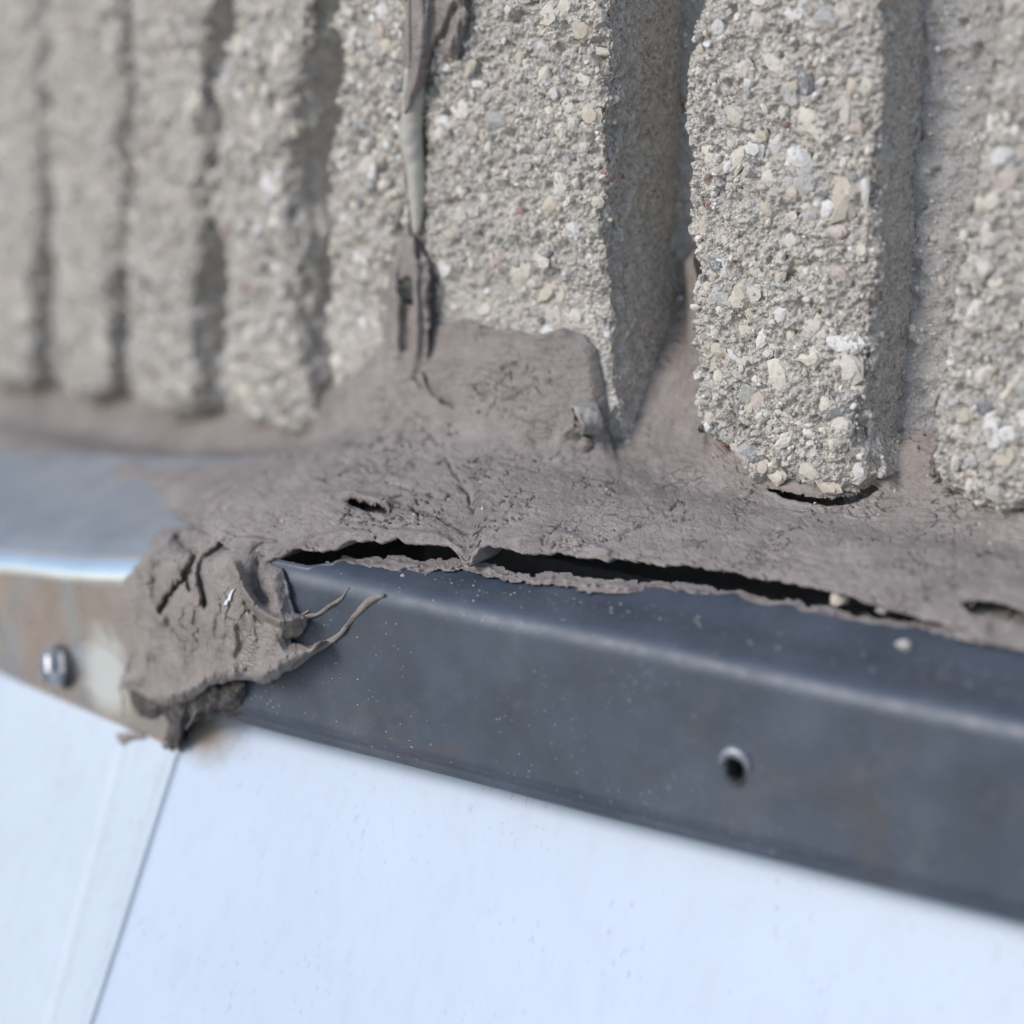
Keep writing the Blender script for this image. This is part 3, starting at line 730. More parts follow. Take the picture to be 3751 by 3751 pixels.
extrude('flashing_bend', L_, prof_l[20:33], np.linspace(-.38, -.0085, 220), M_BEND, fl_, .0006, left_z)
extrude('flashing_face', L_, prof_l[32:], np.linspace(-.38, -.0085, 220), M_WORN, fl_, .0006, left_z)

# ------------------------------------------------------------------ white battered metal panels below
BAT = .48
ZT = -.196
OS_R, OS_L = .0490 + BAT * (-.214 - ZT), .0546 + BAT * (-.214 - ZT)
def sid(side, u, dz, lift=0.0):
    o = (OS_R if side == 'R' else OS_L) + BAT * dz + lift
    return (R_ if side == 'R' else L_)(np.asarray(u, float), o + 0 * np.asarray(u, float), ZT - dz + 0 * np.asarray(u, float))
def hip_u(side, dz):
    # where the two sloping planes meet
    oR, oL = OS_R + BAT * dz, OS_L + BAT * dz
    A = np.array([nR[:2], nL[:2]]); xy = np.linalg.solve(A, np.array([oR, oL])); 
    return float(xy @ (dR if side == 'R' else dL)[:2])
def siding(side, parent, mat, H=.25):
    dzs = np.linspace(0 if side == 'R' else .034, H, 40); rows = []
    for dz in dzs:
        h = hip_u(side, dz)
        if side == 'R':
            us = np.concatenate([[h + .0012, h + .0008, h + .0005, h + .0004, h + .0010, h + .0030], np.linspace(h + .006, .40, 30)])
            lift = np.concatenate([[-.020, -.002, -.0006, .0, .0003, .0001], np.zeros(30)])
        else:
            g0 = h - .030 + 0.10 * dz
            us = np.concatenate([np.linspace(-.40, g0 - .003, 24), [g0 - .0012, g0, g0 + .0012, g0 + .003], np.linspace(g0 + .006, h - .0065, 6), [h - .0060, h - .0055, h - .004, h - .002, h - .0004, h + .0002, h + .0003]])
            lift = np.concatenate([np.zeros(24), [-.0005, -.0012, -.0008, .0002], np.full(6, .0002), [.0002, .0003, .0007, .0012, .0016, .0013, -.006]])
        rows.append(sid(side, us, dz, lift))
    P = np.array(rows)
    P = P + (nR if side == 'R' else nL) * (.0003 * noise(P, .08, 31))[..., None]
    return add_mesh('panel_sheet', P, grid_faces(*P.shape[:2]), mat, parent)
sr_o, sl_o = sid('R', np.array([.1]), .25)[0], sid('L', np.array([-.1]), .25)[0]
sr = thing('white_panel', 'white sloping metal panel with faint dirt streaks, below the dark flashing', 'panel', sr_o)
sl = thing('white_panel', 'cream-white sloping metal panel with a shallow crease, below the worn shiny flashing', 'panel', sl_o)
def stain_pt():
    q = unp(np.array([745.]), np.array([2690.]), sid('R', np.array([.1]), .1)[0], (nR * 1.0 + ZV * BAT) / math.hypot(1, BAT))[0]
    return q
siding('R', sr, mat_white('white_panel_paint', (.475, .555, .675), stain_pt() - sr_o))
siding('L', sl, mat_white('cream_panel_paint', (.52, .585, .665)))

# ------------------------------------------------------------------ sealant
seal = thing('sealant_bead', 'cracked grey-brown sealant smeared along the foot of the ribbed wall and over the flashing corner', 'sealant', R_(.06, .02, -.17))
LOW = [(-700, 1545), (0, 1640), (250, 1690), (400, 1745), (520, 1805), (620, 1865), (700, 1915), (780, 1960), (860, 2010), (920, 2040), (976, 2052), (1015, 2040), (1050, 2026), (1104, 2008), (1150, 2016), (1200, 2014), (1240, 2007), (1274, 1983),
       (1335, 1975), (1395, 1984), (1456, 1968), (1523, 1987), (1604, 1984), (1650, 2001), (1675, 2021), (1692, 2055), (1708, 2066), (1728, 2060), (1745, 2030), (1760, 2000), (1779, 1994), (1846, 2001), (1900, 2018), (1940, 2024),
       (2041, 2018), (2142, 2031), (2203, 2041), (2226, 2049), (2250, 2040), (2344, 2051), (2431, 2065), (2500, 2068), (2551, 2075), (2620, 2086), (2686, 2092), (2800, 2116), (2860, 2120), (2921, 2133), (3002, 2150), (3090, 2170), (3157, 2193),
       (3258, 2224), (3325, 2244), (3426, 2271), (3485, 2289), (3500, 2330), (3560, 2345), (3650, 2356), (3751, 2380), (4300, 2500), (4700, 2590)]
TOP = [(-700, 1250), (0, 1330), (600, 1380), (1000, 1400), (1120, 1380), (1300, 1250), (1420, 1100), (1600, 1100), (2200, 1120), (2300, 900), (2600, 900), (2700, 1300), (3100, 1400), (3250, 1380), (3500, 1450), (4700, 1600)]
SMEAR = [(1090, 1690), (1180, 1430), (1300, 1350), (1390, 1240), (1435, 1160), (1450, 1280), (1540, 1300), (1575, 1180), (1620, 1165), (1700, 1150), (1800, 1195), (1900, 1203), (1960, 1218), (2060, 1190), (2150, 1212), (2205, 1270), (2228, 1380), (2240, 1470), (2246, 1560), (2262, 1640), (2280, 1700), (2290, 2100), (1000, 2100)]
GROOVE_SMEAR = [(2500, 960), (2550, 900), (2600, 1100), (2600, 1700), (2330, 1720), (2380, 1560), (2470, 1450), (2505, 1300), (2515, 1100)]
xs = np.arange(-700, 4700, 6.0)
nyS = 190
yt, yb = np.interp(xs, *zip(*TOP)), np.interp(xs, *zip(*LOW))
inb = (xs > 1000) & (xs < 3490)
yb = yb + np.where(inb, 7 * noise(np.stack([xs, 0 * xs, 0 * xs], -1), 34., 2) + 4 * noise(np.stack([xs, 0 * xs, 0 * xs], -1), 15., 3), 2 * np.sin(xs / 40))
tt = np.linspace(0, 1, nyS)[:, None]
PY = yt[None] + (yb - yt)[None] * tt; PX = xs[None] + 0 * PY
tf = solve(PX, PY, fillet_G)
sm = sstep(-26, 22, poly_sd(PX, PY, SMEAR)); gs = sstep(-30, 25, poly_sd(PX, PY, GROOVE_SMEAR))
sd_s = poly_sd(PX, PY, SMEAR)
LEV = -.040 + .0412 * sm - .0032 * (1 - sstep(0, 75, sd_s)) * sstep(2050, 2120, PX) * sm
LEV = np.maximum(LEV, -.040 + gs * .0270)
tsl = solve(PX, PY, lambda P: wall_coords(P)[0] - LEV)
kk = .004 + .020 * sstep(-160, 120, sd_s) * sstep(1180, 1420, PY) * (1 - sstep(1820, 2330, PX))
T = smin(tf, tsl, kk)
tfl = solve(PX, PY, flash_G)
feather = sstep(.62, 1.0, tt) * (1 - sstep(560, 860, PX))
T = T * (1 - feather) + (tfl - .0002) * feather
rays = ray(PX, PY)
P = CAM + rays * T[..., None]
# relief, pushed towards the open side
O_, wl_, uR_, uL_, z_ = wall_coords(P)
arcv = z_ * 1.0 - O_ * .9
disp = .0011 * noise(P, .021, 1) + .00045 * noise(P, .007, 2) + .00028 * noise(P, .0026, 3) + .00014 * noise(P, .0012, 4)
uu = uR_ * (1 - wl_) + uL_ * wl_
Q = np.stack([uu * .33, arcv, 0 * arcv], -1)
disp += .00022 * noise(Q, .0016, 8) + .00016 * noise(Q, .0008, 9)                       # fine level wrinkles
wA = uu / .0062 + .55 * noise(P, .005, 21); wB = arcv / .0034 + .55 * noise(P, .005, 22)
f1, e1 = cells(wA, wB)
crk = np.exp(-(e1 / .036) ** 2) * sstep(.02, .30, noise(P, .014, 23) + .10)
wA = uu / .0030 + .5 * noise(P, .003, 24); wB = arcv / .0017 + .5 * noise(P, .003, 25)
f1, e2 = cells(wA, wB, 9)
zone = np.exp(-(((PX - 1680) / 520) ** 2 + ((PY - 1700) / 260) ** 2))
crk2 = np.exp(-(e2 / .07) ** 2) * sstep(.0, .35, noise(P, .012, 26) + .06 + .22 * zone)
disp -= .0013 * crk + .00032 * crk2
def crack(pts, wdt, dep):
    global disp
    d = seg_dist(PX + 5 * noise(P, .002, 40), PY + 5 * noise(P, .002, 41), pts)
    prof = np.exp(-(d / wdt) ** 2) if dep < 0 else np.exp(-d / (wdt * .55)) * (.65 + .7 * sstep(-.3, .3, noise(P, .004, 43)))
    disp = disp - dep * prof
def ridge(pts, wdt, h): crack(pts, wdt, -h)
crack([(1560, 1372), (1572, 1420), (1600, 1455), (1660, 1484)], 11, .0042)
crack([(1485, 1345), (1520, 1385), (1545, 1425)], 9, .0032)
crack([(1840, 1350), (1880, 1330), (1910, 1325)], 6, .0016)
crack([(1840, 1470), (1900, 1440), (1960, 1400), (1975, 1385)], 6, .0014)
crack([(1740, 1420), (1760, 1440), (1790, 1455)], 7, .0016)
crack([(1420, 1770), (1480, 1785), (1530, 1795), (1590, 1815)], 6, .0020)
crack([(1690, 1780), (1715, 1800), (1720, 1850), (1735, 1870)], 7, .0024)
crack([(1600, 1700), (1640, 1680), (1660, 1730), (1690, 1760)], 5, .0014)
crack([(1240, 1690), (1330, 1695), (1390, 1720)], 6, .0014)
crack([(1510, 1860), (1570, 1870), (1600, 1885), (1680, 1930), (1720, 1950)], 7, .0022)
ridge([(1265, 1822), (1300, 1822), (1350, 1838), (1425, 1856)], 9, .0010)
ridge([(1040, 1868), (1150, 1832), (1260, 1812), (1420, 1838)], 16, .0014)
crack([(2440, 1890), (2500, 1880), (2560, 1860)], 6, .0010)
crack([(2270, 1960), (2330, 1935), (2360, 1925)], 5, .0012)
ridge([(1900, 1985), (2060, 1965), (2120, 1985), (2220, 2030)], 16, .0016)
ridge([(1000, 2030), (1104, 1988), (1274, 1962), (1456, 1948), (1604, 1964), (1690, 2020)], 15, .0014)
ridge([(1480, 1340), (1490, 1500), (1440, 1600)], 30, .0012)
ridge([(1560, 1300), (1540, 1420)], 22, .0015)
ridge([(1760, 1195), (1860, 1215), (1960, 1228), (2060, 1200), (2150, 1225)], 14, .0010)
fold = noise(np.stack([PX * .8 + PY * .55, PY * .12 - PX * .08, 0 * PX], -1), 38., 44) + .5 * noise(np.stack([PX * .8 + PY * .55, PY * .12 - PX * .08, 0 * PX], -1), 16., 45)
disp += .0011 * fold * np.exp(-(((PX - 1290) / 170) ** 2 + ((PY - 1560) / 170) ** 2))      # drawn-down folds beside the joint
HOLES = [[(3527, 2205), (3595, 2190), (3682, 2210), (3751, 2237), (3900, 2290), (3900, 2330), (3751, 2279), (3690, 2259), (3608, 2250), (3554, 2237)],
         [(1266, 1833), (1300, 1833), (1350, 1850), (1432, 1868), (1390, 1870), (1335, 1862), (1285, 1845)],
         [(2815, 1785), (2880, 1800), (2960, 1815), (3050, 1820), (3110, 1810), (3200, 1772), (3215, 1782), (3130, 1834), (3040, 1843), (2950, 1832), (2870, 1814)]]
jn = 5 * noise(P, .0025, 46) + 3 * noise(P, .001, 47)
holes = np.zeros(PX.shape, bool)
for h_ in HOLES:
    hd = poly_sd(PX + jn, PY + jn, h_); holes |= hd > 0
    disp -= .0012 * sstep(-14, 2, hd)
spot = np.exp(-(((PX - 1425) / 26) ** 2 + ((PY - 1500) / 24) ** 2)); disp += .0026 * spot
disp -= .0026 * np.exp(-(((PX - 1425) / 17) ** 2 + ((PY - 1527) / 13) ** 2))
disp *= sstep(-60, 0, 60 * (1 - .0 * tt) - 0)
out_dir = -rays / np.linalg.norm(rays, axis=-1)[..., None] * .75 + ZV * .45
P = P + out_dir * disp[..., None]
# lip: thin torn edge, then the underside running back into the wall
o_last = P[-1]; on = nR * (1 - wl_[-1])[:, None] + nL * wl_[-1][:, None]
lip1 = o_last - ZV * .0003 - on * -.0001; lip2 = o_last - ZV * .0007 - on * .0004
lip3 = o_last - ZV * .0004 - on * .010; lip4 = o_last + ZV * .0040 - on * .026
P = np.concatenate([P, lip1[None], lip2[None], lip3[None], lip4[None]])
_F = grid_faces(*P.shape[:2]); _h = np.concatenate([holes, np.zeros((4, holes.shape[1]), bool)]).ravel()
fil = add_mesh('sealant_fillet', P, _F[~_h[_F].any(1)], M_SEAL, seal)
_r = np.random.default_rng(5); _c = P[40:-5, 120:880].reshape(-1, 3)
grains(fil, _c[_r.integers(len(_c), size=420)], nR * .7 + ZV * .7, .00012, .0007, 301, .8)

def blob(name, poly, G, thick, step, mat, parent, pad=12, edge=-.0012, margin=10, edge_w=10, kind=None, rag=1.0):
    xs = [p[0] for p in poly]; ys = [p[1] for p in poly]
    X, Y = np.meshgrid(np.arange(min(xs) - pad, max(xs) + pad, step), np.arange(min(ys) - pad, max(ys) + pad, step))
    Tt = solve(X, Y, G); r = ray(X, Y); B = CAM + r * Tt[..., None]
    j = rag * (6 * noise(B, .004, 77) + 4 * noise(B, .0016, 78))
    sd = poly_sd(X + j, Y + j, poly)
    h = thick(X, Y, B, sd)
    h = np.where(sd > 0, h * sstep(0, edge_w, sd) + edge * (1 - sstep(0, edge_w, sd)), edge)
    V = B + (-r / np.linalg.norm(r, axis=-1)[..., None]) * h[..., None] * 1.0
    F = grid_faces(*X.shape, keep=sd > -margin)
    V, F = compact(V, F)
    return add_mesh(name, V, F, mat, parent, True, kind)

# remnant skin left on the ledge below the gap
LWR = [(3540, 2346), (3400, 2316), (3300, 2300), (3100, 2266), (2960, 2240), (2900, 2216), (2760, 2204), (2700, 2176), (2600, 2178), (2500, 2170), (2400, 2152), (2300, 2164), (2150, 2150), (2000, 2130), (1850, 2112), (1740, 2088), (1700, 2076), (1620, 2084), (1560, 2078), (1480, 2100), (1420, 2090), (1330, 2086), (1240, 2076), (1200, 2066)]
blob('sealant_remnant', UPR[4:] + LWR, flash_G, lambda X, Y, B, sd: .0008 + .0004 * noise(B, .003, 51) + .0003 * noise(B, .0012, 52), 4.5, M_SEAL, seal, edge=-.0006, edge_w=8, rag=2.4)

# big lump folded over the flashing corner
cv = lambda pts: [(400 + x * .5694, 1800 + y * .5694) for x, y in pts]
CL = cv([(340, 270), (430, 245), (520, 235), (650, 195), (830, 160), (960, 190), (1120, 260), (1160, 370), (1010, 400), (1050, 460), (1130, 490), (1160, 600), (1200, 770), (1290, 815), (1280, 885), (1180, 960), (1290, 985), (1400, 950), (1420, 965), (1330, 1025), (1250, 1080), (1170, 1150), (1110, 1195), (1000, 1250), (900, 1222), (800, 1230), (700, 1245), (640, 1285), (560, 1350), (400, 1392), (300, 1372), (230, 1335), (180, 1305), (110, 1275), (50, 1255), (110, 1100), (150, 960), (150, 800), (90, 700), (85, 560), (200, 480), (260, 400), (310, 300)])
ck1 = cv([(440, 290), (480, 350), (560, 400), (530, 470), (490, 520)]); ck2 = cv([(750, 320), (690, 380), (600, 440), (580, 520), (590, 600), (605, 660), (615, 730)])
ck3 = cv([(530, 510), (450, 600), (380, 680), (335, 765)]); ck4 = cv([(500, 560), (520, 640)])
rg1 = cv([(430, 260), (330, 360), (260, 480), (240, 620), (260, 740), (330, 830)])
rg2 = cv([(800, 470), (840, 560), (870, 640), (940, 730), (1020, 800), (1090, 840), (1200, 815), (1290, 800)])
vl2 = cv([(950, 470), (940, 560), (960, 650), (1000, 700)])
rg3 = cv([(240, 1330), (400, 1330), (560, 1270), (700, 1205), (860, 1190), (960, 1200), (1090, 1150), (1200, 1080), (1320, 1010)])
slot = cv([(145, 1060), (120, 1150)])
strokes = [(cv([(180, 520), (170, 760), (150, 1000), (120, 1230)]), 12, .0016), (cv([(250, 880), (230, 1100), (180, 1270)]), 14, .0012), (cv([(130, 600), (150, 850)]), 9, .0012),
           (cv([(560, 780), (580, 900), (570, 1010)]), 12, -.0012), (cv([(700, 800), (690, 950)]), 12, -.0010), (cv([(830, 880), (850, 1010), (820, 1060)]), 11, -.0012), (cv([(920, 800), (930, 960)]), 10, .0010),
           (cv([(880, 720), (920, 780), (980, 830), (1080, 880)]), 9, -.0022), (cv([(520, 240), (700, 300), (900, 300), (1100, 330)]), 20, .0020), (cv([(640, 210), (900, 230), (1150, 290)]), 12, -.0014)]
def clump_h(X, Y, B, sd):
    h = .0026 + .0046 * sstep(0, 70, sd) + .0024 * sstep(2050, 2500, Y) * sstep(0, 60, sd)
    h += .0038 * np.exp(-(seg_dist(X, Y, rg1) / 22) ** 2) + .0050 * np.exp(-(seg_dist(X, Y, rg2) / 20) ** 2) - .0038 * np.exp(-(seg_dist(X, Y, vl2) / 20) ** 2)
    h += .0055 * np.exp(-(seg_dist(X, Y, rg3) / 32) ** 2)
    for c, ww, a in strokes: h += a * np.exp(-(seg_dist(X, Y, c) / ww) ** 2)
    h += .0009 * noise(B, .008, 61) + .0005 * noise(B, .003, 62) + .00022 * noise(B, .0012, 63)
    st = np.stack([X, Y * .28, 0 * X], -1); h += .0007 * noise(st, 26., 64) * sstep(2150, 2300, Y)
    jx, jy = X + 7 * noise(B, .0018, 65), Y + 7 * noise(B, .0018, 66)
    for c, ww, dd in ((ck1, 15, .0075), (ck2, 13, .0085), (ck3, 8, .0070), (ck4, 7, .005), (slot, 6, .007)): h -= 1.15 * dd * np.exp(-seg_dist(jx, jy, c) / (ww * .8))
    st = np.stack([X, Y * .5, 0 * X], -1); e = cells(X / 42 + .5 * noise(B, .004, 67), Y / 90 + .5 * noise(B, .004, 68), 5)[1]
    h -= .0009 * np.exp(-(e / .06) ** 2) * sstep(.0, .3, noise(B, .012, 69))
    return np.maximum(h, .0003)
blob('sealant_lump', CL, flash_G, clump_h, 3.6, M_SEAL, seal, edge_w=9)
# dark torn underside of the lump
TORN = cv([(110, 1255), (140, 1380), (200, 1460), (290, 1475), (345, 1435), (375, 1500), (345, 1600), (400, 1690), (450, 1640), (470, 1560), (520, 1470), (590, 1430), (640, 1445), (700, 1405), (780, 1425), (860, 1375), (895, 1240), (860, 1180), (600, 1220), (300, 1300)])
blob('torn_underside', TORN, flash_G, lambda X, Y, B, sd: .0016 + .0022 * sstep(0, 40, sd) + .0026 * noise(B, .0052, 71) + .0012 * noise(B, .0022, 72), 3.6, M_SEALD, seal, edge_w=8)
# strings pulled over the flashing face
def on_face(pts, lift):
    a = np.array(pts, float); t = solve(a[:, 0], a[:, 1], flash_G); r = ray(a[:, 0], a[:, 1])
    return CAM + r * (t - lift)[:, None]
def string(pts, rad_px, lift=.0006, n=34):
    path = on_face(spline(pts, n), lift); rr = np.interp(np.linspace(0, 1, n), np.linspace(0, 1, len(rad_px)), rad_px) * 6.1e-5
    return tube_object('sealant_string', path, rr, M_SEAL, seal, 10, .0011, len(pts))
string(cv([(1180, 1110), (1290, 1030), (1400, 975), (1470, 930), (1530, 860), (1600, 780), (1680, 700), (1770, 670)]), [24, 20, 13, 10, 9, 11, 16, 6])
string(cv([(1150, 850), (1250, 810), (1340, 790), (1420, 735), (1490, 690), (1540, 620)]), [14, 11, 7, 8, 7, 3])
string(cv([(1240, 795), (1285, 765)]), [6, 3], n=6)
string(cv([(75, 1250), (90, 1340), (80, 1460)]), [9, 6, 3], .0003, 16)
string(cv([(560, 1400), (530, 1470), (490, 1530)]), [4, 3, 2], .006, 14)
for pts in ([(668, 245), (740, 218), (790, 232), (745, 255), (690, 262)], [(735, 290), (800, 238), (832, 250), (780, 300)], [(728, 745), (760, 650), (840, 600), (800, 660), (760, 745)]):
    blob('paint_flake', cv(pts), flash_G, lambda X, Y, B, sd: np.maximum(clump_h(X, Y, B, 60 + 0 * X), .004) + .0010, 3.0, M_FLAKE, seal, pad=8, edge=.0035, margin=3, edge_w=4)
# hanging scrap below the worn flashing
def wall_G(lev): return lambda P: wall_coords(P)[0] - lev
blob('sealant_scrap', [(428, 2690), (470, 2690), (520, 2690), (505, 2700), (470, 2705), (445, 2725), (432, 2712)], wall_G(.066), lambda X, Y, B, sd: .0012 + 0 * X, 3.5, M_SEAL, seal, edge=0.0, edge_w=5, margin=4)
# curled roll, drip and small lumps on the smear
def bump_at(x, y, G, lift=0):
    t = solve(np.array([x], float), np.array([y], float), G)[0]; return CAM + ray(x, y) * (t - lift)
seal_G = lambda P: np.minimum(fillet_G(P), np.maximum(wall_coords(P)[0] - .0025, -1))
def hit_seal(x, y, lift):
    t = min(solve(np.array([x], float), np.array([y], float), fillet_G)[0], solve(np.array([x], float), np.array([y], float), wall_G(.0025))[0])
    return CAM + ray(x, y) * (t - lift)
ca, cb = hit_seal(2190, 1528, -.0010), hit_seal(2112, 1546, .0042)
ax = cb - ca; L0 = np.linalg.norm(ax); ax /= L0
ea = np.cross(ax, ZV); ea /= np.linalg.norm(ea); eb = np.cross(ea, ax)
th = np.linspace(-.4, 2 * math.pi * 1.15, 40); V = []
for s_ in np.linspace(0, 1, 12):
    rr = .0036 * (1.0 + .12 * (1 - s_)) * (1 - .16 * (th / 7.2)) + .0004 * np.sin(th * 3 + s_ * 4) + .0003 * np.sin(th * 7 + s_ * 9)
    V.append(ca + ax * L0 * s_ * (1 + .08 * np.sin(th))[:, None] + np.cos(th)[:, None] * ea * rr[:, None] + np.sin(th)[:, None] * eb * rr[:, None])
V = np.array(V); V = V + (.0011 * noise(V, .0032, 13) + .0006 * noise(V, .0014, 14))[..., None] * np.array([.3, -.7, .5])
curl = add_mesh('sealant_curl', V, grid_faces(12, 40), M_PALE, seal)
sol = curl.modifiers.new('thickness', 'SOLIDIFY'); sol.thickness = .0007; sol.offset = 0
def drip(name, pts, rpx, mat, lift, n=24, seg=14, wob=.0007):
    pp = spline(pts, n); path = np.array([hit_seal(a, b, lift) for a, b in pp])
    rr = np.interp(np.linspace(0, 1, n), np.linspace(0, 1, len(rpx)), rpx) * 6.2e-5
    return tube_object(name, path, rr, mat, seal, seg, wob, int(pts[0][0]))
drip('sealant_drip', [(2058, 1570), (2062, 1620), (2060, 1665), (2050, 1712), (2046, 1735)], [16, 36, 42, 32, 20, 6], M_SEAL, .0026)
drip('sealant_drip', [(2150, 1600), (2145, 1635), (2140, 1668)], [18, 30, 26, 8], M_SEAL, .0024)
drip('sealant_drip', [(2105, 1560), (2080, 1575), (2066, 1590)], [10, 14, 12], M_SEAL, .0055)

# ------------------------------------------------------------------ sealant and torn strips in the vertical joint
joint = thing('joint_sealant', 'torn grey-brown sealant and clear silicone strip in the vertical joint between wall panels', 'sealant', R_(0, 0, -.13))
Gj = wall_G(.0012)
FLAP = [(1492, -640), (1486, -400), (1489, -120), (1489, 0), (1478, 120), (1470, 180), (1478, 336), (1468, 436), (1500, 400), (1536, 350), (1560, 300), (1580, 256), (1617, 205), (1650, 215), (1682, 222), (1694, 150), (1705, 100), (1728, 55), (1705, 20), (1700, -120), (1690, -400), (1698, -640)]
def flap_h(X, Y, B, sd):
    h = .0032 + .0016 * sstep(0, 40, sd) + .0014 * np.sin((X - 1480 - .12 * (436 - Y) * (X > 1500)) / 17.0) * .6
    h += .0028 * np.exp(-(seg_dist(X, Y, [(1534, -640), (1530, -100), (1540, 100), (1530, 250), (1480, 430)]) / 26) ** 2) - .0040 * np.exp(-(seg_dist(X, Y, [(1665, 30), (1640, 110), (1600, 180), (1585, 240)]) / 17) ** 2)
    st = np.stack([X, Y * .15, 0 * X], -1)
    return h + .0010 * noise(st, 20., 81) + .0004 * noise(B, .003, 82)
blob('sealant_flap', FLAP, Gj, flap_h, 4.0, M_SEAL, joint, edge=.0002, edge_w=7)
def on_wall(pts, lift, n):
    pp = spline(pts, n); t = solve(pp[:, 0], pp[:, 1], Gj); return CAM + ray(pp[:, 0], pp[:, 1]) * (t - lift)[:, None]
tube_object('clear_strip', on_wall([(1525, 250), (1512, 420), (1505, 500), (1520, 600), (1528, 720), (1524, 860)], .0010, 40), np.interp(np.linspace(0, 1, 40), [0, .3, .42, .6, .8, 1], [44, 44, 46, 36, 32, 14]) * 6.6e-5, M_CLEAR, joint, 14, .0006, 4)
tube_object('sealant_sliver', on_wall([(1487, 520), (1486, 640), (1478, 740), (1450, 825), (1440, 838)], .0008, 26), np.interp(np.linspace(0, 1, 26), [0, .5, .8, 1], [4, 12, 16, 5]) * 6.6e-5, M_SEAL, joint, 8, .0006, 5)
tube_object('sealant_sliver', on_wall([(1500, 560), (1498, 700), (1500, 850), (1510, 900)], .0004, 26), np.interp(np.linspace(0, 1, 26), [0, .5, .8, 1], [4, 10, 14, 10]) * 6.6e-5, M_SEAL, joint, 8, .0006, 6)
COL = [(1470, 872), (1500, 868), (1528, 868), (1548, 910), (1570, 950), (1590, 985), (1582, 1060), (1572, 1130), (1572, 1250), (1590, 1400), (1400, 1420), (1412, 1250), (1405, 1150), (1400, 1080), (1425, 1000), (1440, 950), (1448, 890)]
HOLE = [(1458, 1032), (1490, 1012), (1505, 1018), (1513, 1070), (1512, 1118), (1480, 1112), (1462, 1080)]
def col_h(X, Y, B, sd):
    h = .0028 + .0016 * sstep(0, 30, sd)
    h += .0020 * np.exp(-(seg_dist(X, Y, [(1525, 960), (1522, 1100), (1525, 1280), (1500, 1400)]) / 14) ** 2) + .0016 * np.exp(-(seg_dist(X, Y, [(1440, 960), (1450, 1100), (1455, 1300)]) / 16) ** 2)
    h -= .0026 * np.exp(-(seg_dist(X, Y, [(1488, 1130), (1490, 1270)]) / 22) ** 2)
    h -= .0040 * np.exp(-(seg_dist(X, Y, [(1530, 880), (1535, 945)]) / 10) ** 2)
    h += .0007 * noise(np.stack([X, Y * .3, 0 * X], -1), 22., 84) + .0005 * noise(B, .003, 85)
    return np.where(poly_sd(X, Y, HOLE) > 0, -.020, h)
blob('sealant_column', COL, Gj, col_h, 3.5, M_SEAL, joint, edge=-.002, edge_w=8, rag=2.2)
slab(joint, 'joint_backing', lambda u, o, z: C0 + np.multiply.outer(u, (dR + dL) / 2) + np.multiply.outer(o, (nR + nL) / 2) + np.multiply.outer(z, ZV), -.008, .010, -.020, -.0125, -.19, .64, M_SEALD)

# ------------------------------------------------------------------ screw, rivet, debris
def lathe(name, prof, seg, mat, parent, origin, nrm, squash=None):
    nrm = nrm / np.linalg.norm(nrm); a = np.cross(nrm, ZV); a /= np.linalg.norm(a); b = np.cross(a, nrm)
    th = np.linspace(0, 2 * np.pi, seg, endpoint=False); V = []
    for r_, h in prof:
        rr = r_ if squash is None else r_ * squash(th)
        V.append(origin + (np.cos(th) * rr)[:, None] * a + (np.sin(th) * rr)[:, None] * b + nrm * h)
    V = np.array(V); n = len(prof); i = np.arange(n * seg).reshape(n, seg); j = np.roll(i, -1, 1)
    F = np.stack([i[:-1], j[:-1], j[1:], i[1:]], -1).reshape(-1, 4)
    return add_mesh(name, V.reshape(-1, 3), F, mat, parent, squash is None)
sp = bump_at(243, 2440, flash_G)
screw = thing('screw', 'small hex-head steel screw with dark washer in the worn shiny flashing', 'screw', sp)
nS = nL + .25 * dL * -1 + .1 * ZV
hexs = lambda th: 1 / np.cos((th % (math.pi / 3)) - math.pi / 6) * .93
lathe('washer', [(.0001, .0001), (.0058, .0002), (.0060, .0010), (.0055, .0019), (.0001, .0019)], 32, M_RUB, screw, sp, nL)
lathe('screw_head', [(.0052, .0018), (.0052, .0022), (.0043, .0025), (.0042, .0056), (.0036, .0064), (.0018, .0065), (.0016, .0058), (.00005, .0058)], 36, M_STEEL, screw, sp, nS, hexs)
rp = bump_at(2695, 2822, flash_G)
rivet = thing('rivet', 'hollow steel rivet with a dark hole in the dark flashing', 'rivet', rp)
ov = lambda th: 1 + .45 * np.abs(np.sin(th)) ** 1.5
lathe('rivet_hole', [(.0027, .0001), (.0025, .0004), (.0021, .0004), (.0019, -.0006), (.0018, -.009)], 36, M_RUB, rivet, rp, nR, ov)
_a = np.radians(np.linspace(5, 175, 30)); _r = .0034
_pt = rp + np.outer(np.cos(_a) * _r, dR) + np.outer(np.sin(_a) * _r * 1.15 + .0003, ZV) + nR * .0004
tube_object('rivet_rim', _pt, .0013 * np.sin(np.linspace(.25, math.pi - .25, 30)), M_ZINC, rivet, 10)
for o in rivet.children:
    for p in o.data.polygons: p.use_smooth = True
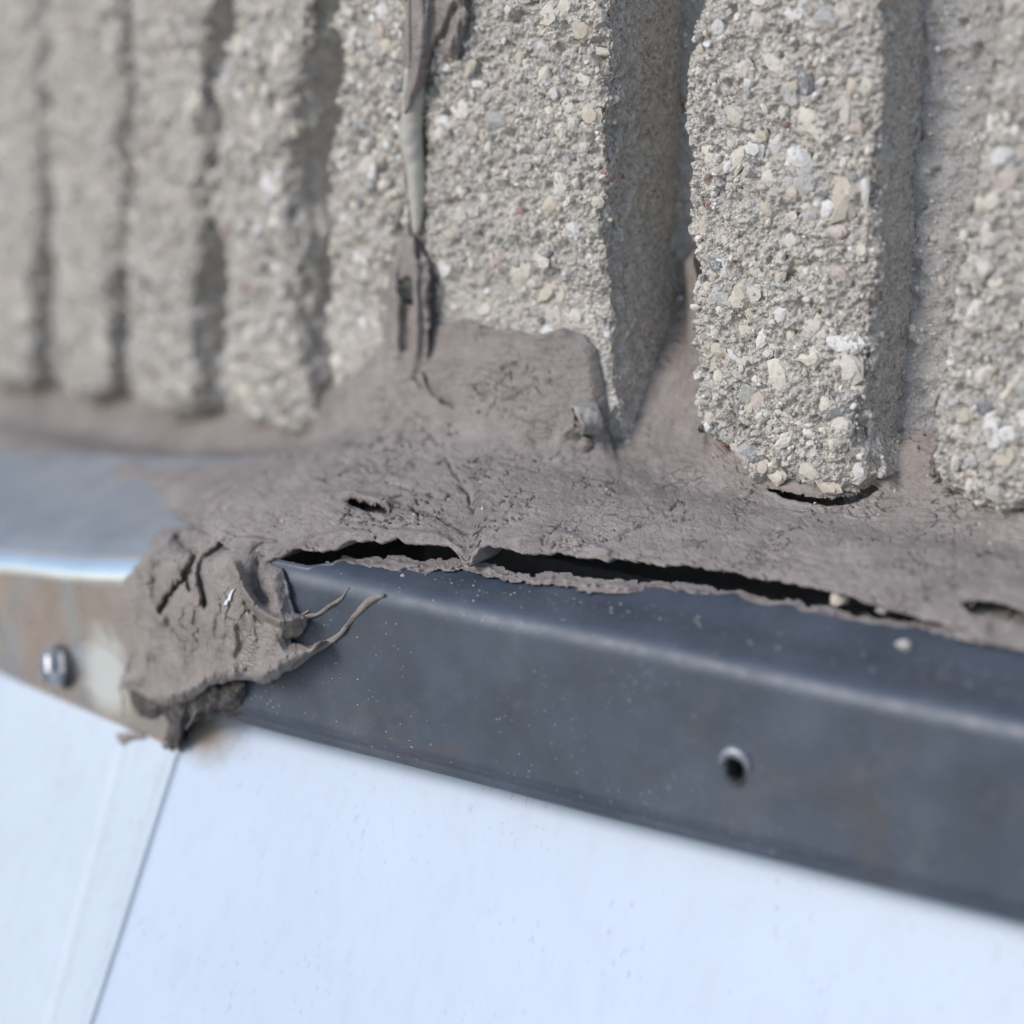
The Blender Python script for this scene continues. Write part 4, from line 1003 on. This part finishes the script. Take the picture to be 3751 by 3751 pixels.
def pebble(name, label, x, y, G, a, key, i, lift, n=nR, d=dR, cat='crumb', rot=.3, asp=.7):
    p = bump_at(x, y, G, lift)
    o = bpy.data.objects.new(name, stone_data(i, key)); o['label'] = label; o['category'] = cat
    o.location = p; o.scale = (a, a * asp, a * asp); o.rotation_euler = (.2, .3, rot)
    return link(o)
ledge_low = lambda P: flash_G(P)
pebble('concrete_crumb', 'tan concrete crumb lying in the dark gap under the lifted sealant edge', 3072, 2196, flash_G, .0028, 'tan', 3, .0004)
pebble('concrete_crumb', 'small dull crumb half hidden at the narrowing end of the dark gap', 3232, 2234, flash_G, .0017, 'grey', 5, .001)
pebble('concrete_crumb', 'pale crumb lying alone on the dusty ledge of the dark flashing', 3310, 2362, flash_G, .0021, 'cream', 2, .0008)
pebble('concrete_crumb', 'tiny white crumb on the ledge beside the pulled sealant fold', 1112, 2076, flash_G, .0008, 'white', 4, .0004)
pebble('concrete_crumb', 'tiny cream crumb at the end of the left-over sealant skin on the ledge', 1478, 2110, flash_G, .0008, 'cream', 6, .0004)

# dust specks stuck to the dark flashing
r = np.random.default_rng(91)
def specks(n, xr, fy, rmin, rmax, seed):
    x = r.uniform(*xr, n); y = fy(x, r.random(n)); t = solve(x, y, flash_G); p = CAM + ray(x, y) * (t - .00005)[:, None]
    rr = rmin + (rmax - rmin) * r.random(n) ** 3
    V = ICO_V[None] * r.uniform(.7, 1.2, size=(n, 12, 1)) * rr[:, None, None] * np.array([1.2, 1, .7]) + p[:, None]
    o = add_mesh('dust_specks', V, (ICO_F[None] + (np.arange(n) * 12)[:, None, None]).reshape(-1, 3), M_GRN, fr_, True, 'stuff')
    set_col(o, np.repeat(np.tile([.44, .43, .42], (n, 1)) * r.uniform(.7, 1.2, size=(n, 1)), 12, 0))
edge_t = lambda x: np.interp(x, [1000, 2000, 3000, 3751], [2085, 2275, 2490, 2660])
edge_b = lambda x: np.interp(x, [850, 2000, 3000, 3751], [2640, 2940, 3210, 3410])
specks(900, (900, 3740), lambda x, k: edge_t(x) + (edge_b(x) - edge_t(x)) * (.06 + .9 * k), .00006, .00026, 1)
specks(420, (1250, 3740), lambda x, k: edge_t(x) - 15 - (60 + (x - 1200) * .045) * k, .00008, .00034, 2)
